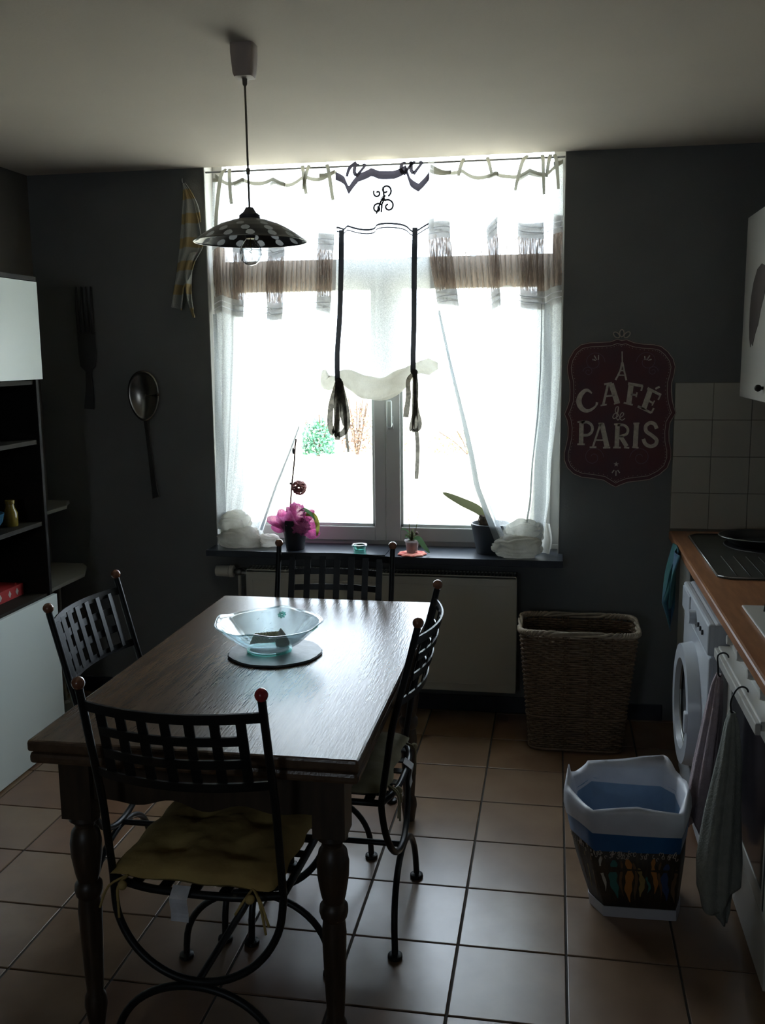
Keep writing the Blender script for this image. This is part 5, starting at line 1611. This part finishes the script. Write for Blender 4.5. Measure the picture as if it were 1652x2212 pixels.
pn = thing('roasting_dish', 'dark oval roasting dish resting on the sink', 'dish', (.83, 3.98, CZ + .011))
def ov(th, r_, z_):
    return (r_ * (1 - .28 * math.sin(th) ** 2), z_)
mk('dish_body', MB().lathe([(.13, 0), (.145, .004), (.175, .030), (.190, .034), (.190, .037), (.172, .036), (.140, .009), (.001, .006)], (.845, 3.98, CZ + .0112), 56, ov, caps=False), 'dark_steel', pn, smooth=40)
mk('dish_rim', MB().tube([(.845 + ov(a, .190, 0)[0] * math.cos(a), 3.98 + ov(a, .190, 0)[0] * math.sin(a), CZ + .047) for a in [2 * PI * i / 72 for i in range(73)]], .003, 6), 'steel', pn, smooth=180)
# sink cabinet in the corner, next unit towards the camera
sb = thing('sink_cabinet', 'cream base cabinet in the corner behind the washing machine', 'cabinet', (.8, 4.0, 0))
mk('carcass', MB().box(.57, 3.67, .10, 1.10, WY - .014, .833), 'cabinet', sb)
mk('door', MB().box(.552, 3.675, .11, .57, WY - .02, .825), 'cabinet', sb, bevel=.002)
mk('plinth', MB().box(.61, 3.67, 0, .63, WY - .014, .10), 'dark_gap', sb)
nc = thing('base_cabinet', 'cream base cabinet nearest the camera beside the oven', 'cabinet', (.8, 1.8, 0))
mk('carcass', MB().box(.592, 1.25, .10, 1.10, 2.365, .833), 'cabinet', nc)
for y0 in (1.26, 1.815):
    d_ = mk('door', MB().box(.575, y0, .11, .592, y0 + .545, .825), 'cabinet', nc, bevel=.002)
    mk('door_knob', MB().ball((.563, y0 + .49, .74), .013, 14, 10), 'steel', d_, smooth=180)
mk('plinth', MB().box(.63, 1.25, 0, .65, 2.365, .10), 'cabinet', nc)
# upper cabinet
uc = thing('wall_cabinet', 'white wall cabinet with brown leaf motifs high above the tiles', 'cabinet', (.93, 3.6, 1.46))
UXc = .744
mk('carcass', MB().box(UXc + .02, 2.9, 1.462, XR - .001, 4.185, 2.16), 'cabinet', uc, bevel=.002)
for (y0, y1) in ((3.545, 4.19), (2.9, 3.54)):
    d_ = mk('door', MB().box(UXc, y0, 1.458, UXc + .019, y1, 2.163), 'cabinet', uc, bevel=.002)
    mk('door_knob', MB().tube([(UXc, y0 + .09 + .1, 1.508), (UXc - .012, y0 + .19, 1.508)], .006, 12).ball((UXc - .018, y0 + .19, 1.508), .013, 14, 10), 'shelf_edge', d_, smooth=180)
    lf = [(4.055, 1.80), (4.045, 1.845), (4.01, 1.90), (3.95, 1.945), (3.87, 1.96), (3.80, 1.945), (3.76, 1.90), (3.80, 1.84), (3.85, 1.79), (3.88, 1.74), (3.93, 1.705),
          (3.97, 1.66), (3.995, 1.672), (4.01, 1.655), (4.04, 1.69), (4.052, 1.74)]
    mk('leaf_motif', MB().prism(lf if y0 > 3 else [(a - .65, b) for a, b in lf], lambda a, b: (UXc - .0012, a, b), lambda a, b: (UXc, a, b)), 'leaf_print', d_)

# towels and cloths
def drape(name, label, cat, material, rings, folds, depth, seed, parent_loc):
    """a hanging bunch of cloth: rings = [(z, cx, cy, rx, ry)] from top to bottom"""
    t = thing(name, label, cat, parent_loc)
    n, nv = 72, 40
    def fn(u, v):
        z_ = rings[0][0] + (rings[-1][0] - rings[0][0]) * v
        cx0, cy0, rx, ry = [lerp([(r_[0], r_[j]) for r_ in rings], z_) for j in (1, 2, 3, 4)]
        a = 2 * PI * u
        f = 1 + depth * math.sin(folds * a + seed + 1.2 * math.sin(v * 3)) + .6 * depth * math.sin((folds * 2 + 1) * a + seed * 2)
        dz = .035 * math.sin(a * 2 + seed) * v * v
        return (cx0 + rx * f * math.cos(a), cy0 + ry * f * math.sin(a), z_ + dz)
    mb = MB().sheet(fn, n, nv)
    mk('cloth', mb, material, t, smooth=180, solid=.003)
    return t
drape('hand_towel', 'dusty pink towel hanging from the far hook on the oven handle', 'towel', 'pink_towel',
      [(.690, .498, 2.92, .006, .012), (.66, .495, 2.92, .014, .022), (.55, .488, 2.93, .022, .04), (.40, .476, 2.94, .030, .045), (.27, .466, 2.94, .036, .05), (.20, .461, 2.94, .038, .05)],
      4, .16, .5, (.49, 2.9, .7))
drape('hand_towel', 'long grey green towel hanging from the near hook on the oven handle', 'towel', 'green_towel',
      [(.690, .482, 2.60, .006, .012), (.655, .481, 2.60, .016, .022), (.55, .478, 2.60, .028, .04), (.40, .468, 2.60, .040, .055), (.25, .462, 2.60, .052, .065), (.17, .462, 2.60, .052, .066)],
      3, .15, 2.0, (.49, 2.6, .7))
def tail(u, v):
    z_ = .22 - .155 * v
    l = lerp([(.22, .425), (.15, .438), (.10, .455), (.065, .485)], z_)
    r_ = lerp([(.22, .512), (.15, .512), (.10, .508), (.065, .500)], z_)
    return (l + (r_ - l) * u, 2.615 + .012 * math.sin(u * 7 + v * 2), z_)
gt = [o for o in C.objects if o.name == 'hand_towel.001'][0]
mk('cloth_corner', MB().sheet(tail, 14, 14), 'green_towel', gt, smooth=180, solid=.003)
hk = []
for y_, dx, lb in ((2.90, .0, 'black wire hook over the oven handle holding the pink towel'), (2.60, .0, 'black wire hook over the oven handle holding the grey green towel')):
    xx = .496 if y_ > 2.8 else .482
    P = smooth_path([(.520, y_, .732), (.519, y_, .754), (.505, y_, .762), (.490, y_, .752), (xx - .004, y_, .72), (xx - .002, y_, .694), (xx + .004, y_, .688)], 5)
    tag(mk('wire_hook', MB().tube(P, .0025, 8), 'iron', smooth=180), lb, 'hook')
tc_ = thing('dish_cloth', 'teal cloth hanging from the corner of the worktop beside the washing machine', 'cloth', (.47, 4.0, .7))
def tcl(u, v):
    z_ = .868 - .32 * v
    l = lerp([(.868, .490), (.78, .462), (.70, .448), (.66, .435), (.60, .455), (.55, .468)], z_)
    r_ = lerp([(.868, .497), (.80, .494), (.70, .494), (.62, .492), (.55, .478)], z_)
    return (l + (r_ - l) * u, 3.93 + .10 * (u - .5) + .02 * math.sin(u * 8 + v * 4), z_)
mk('cloth', MB().sheet(tcl, 20, 26), 'teal_cloth', tc_, smooth=180, solid=.004)
def tcl2(u, v):
    z_ = .866 - .22 * v
    return (.487 - .03 * v - .012 * math.sin(u * 6 + v * 3), 3.80 + .26 * u * (1 - .35 * v) + .03 * v, z_)
mk('cloth_fold', MB().sheet(tcl2, 20, 18), 'teal_cloth', tc_, smooth=180, solid=.004)

for o in list(bpy.data.objects):
    if 'is_root' in o.keys():
        del o['is_root']
bpy.context.view_layer.update()
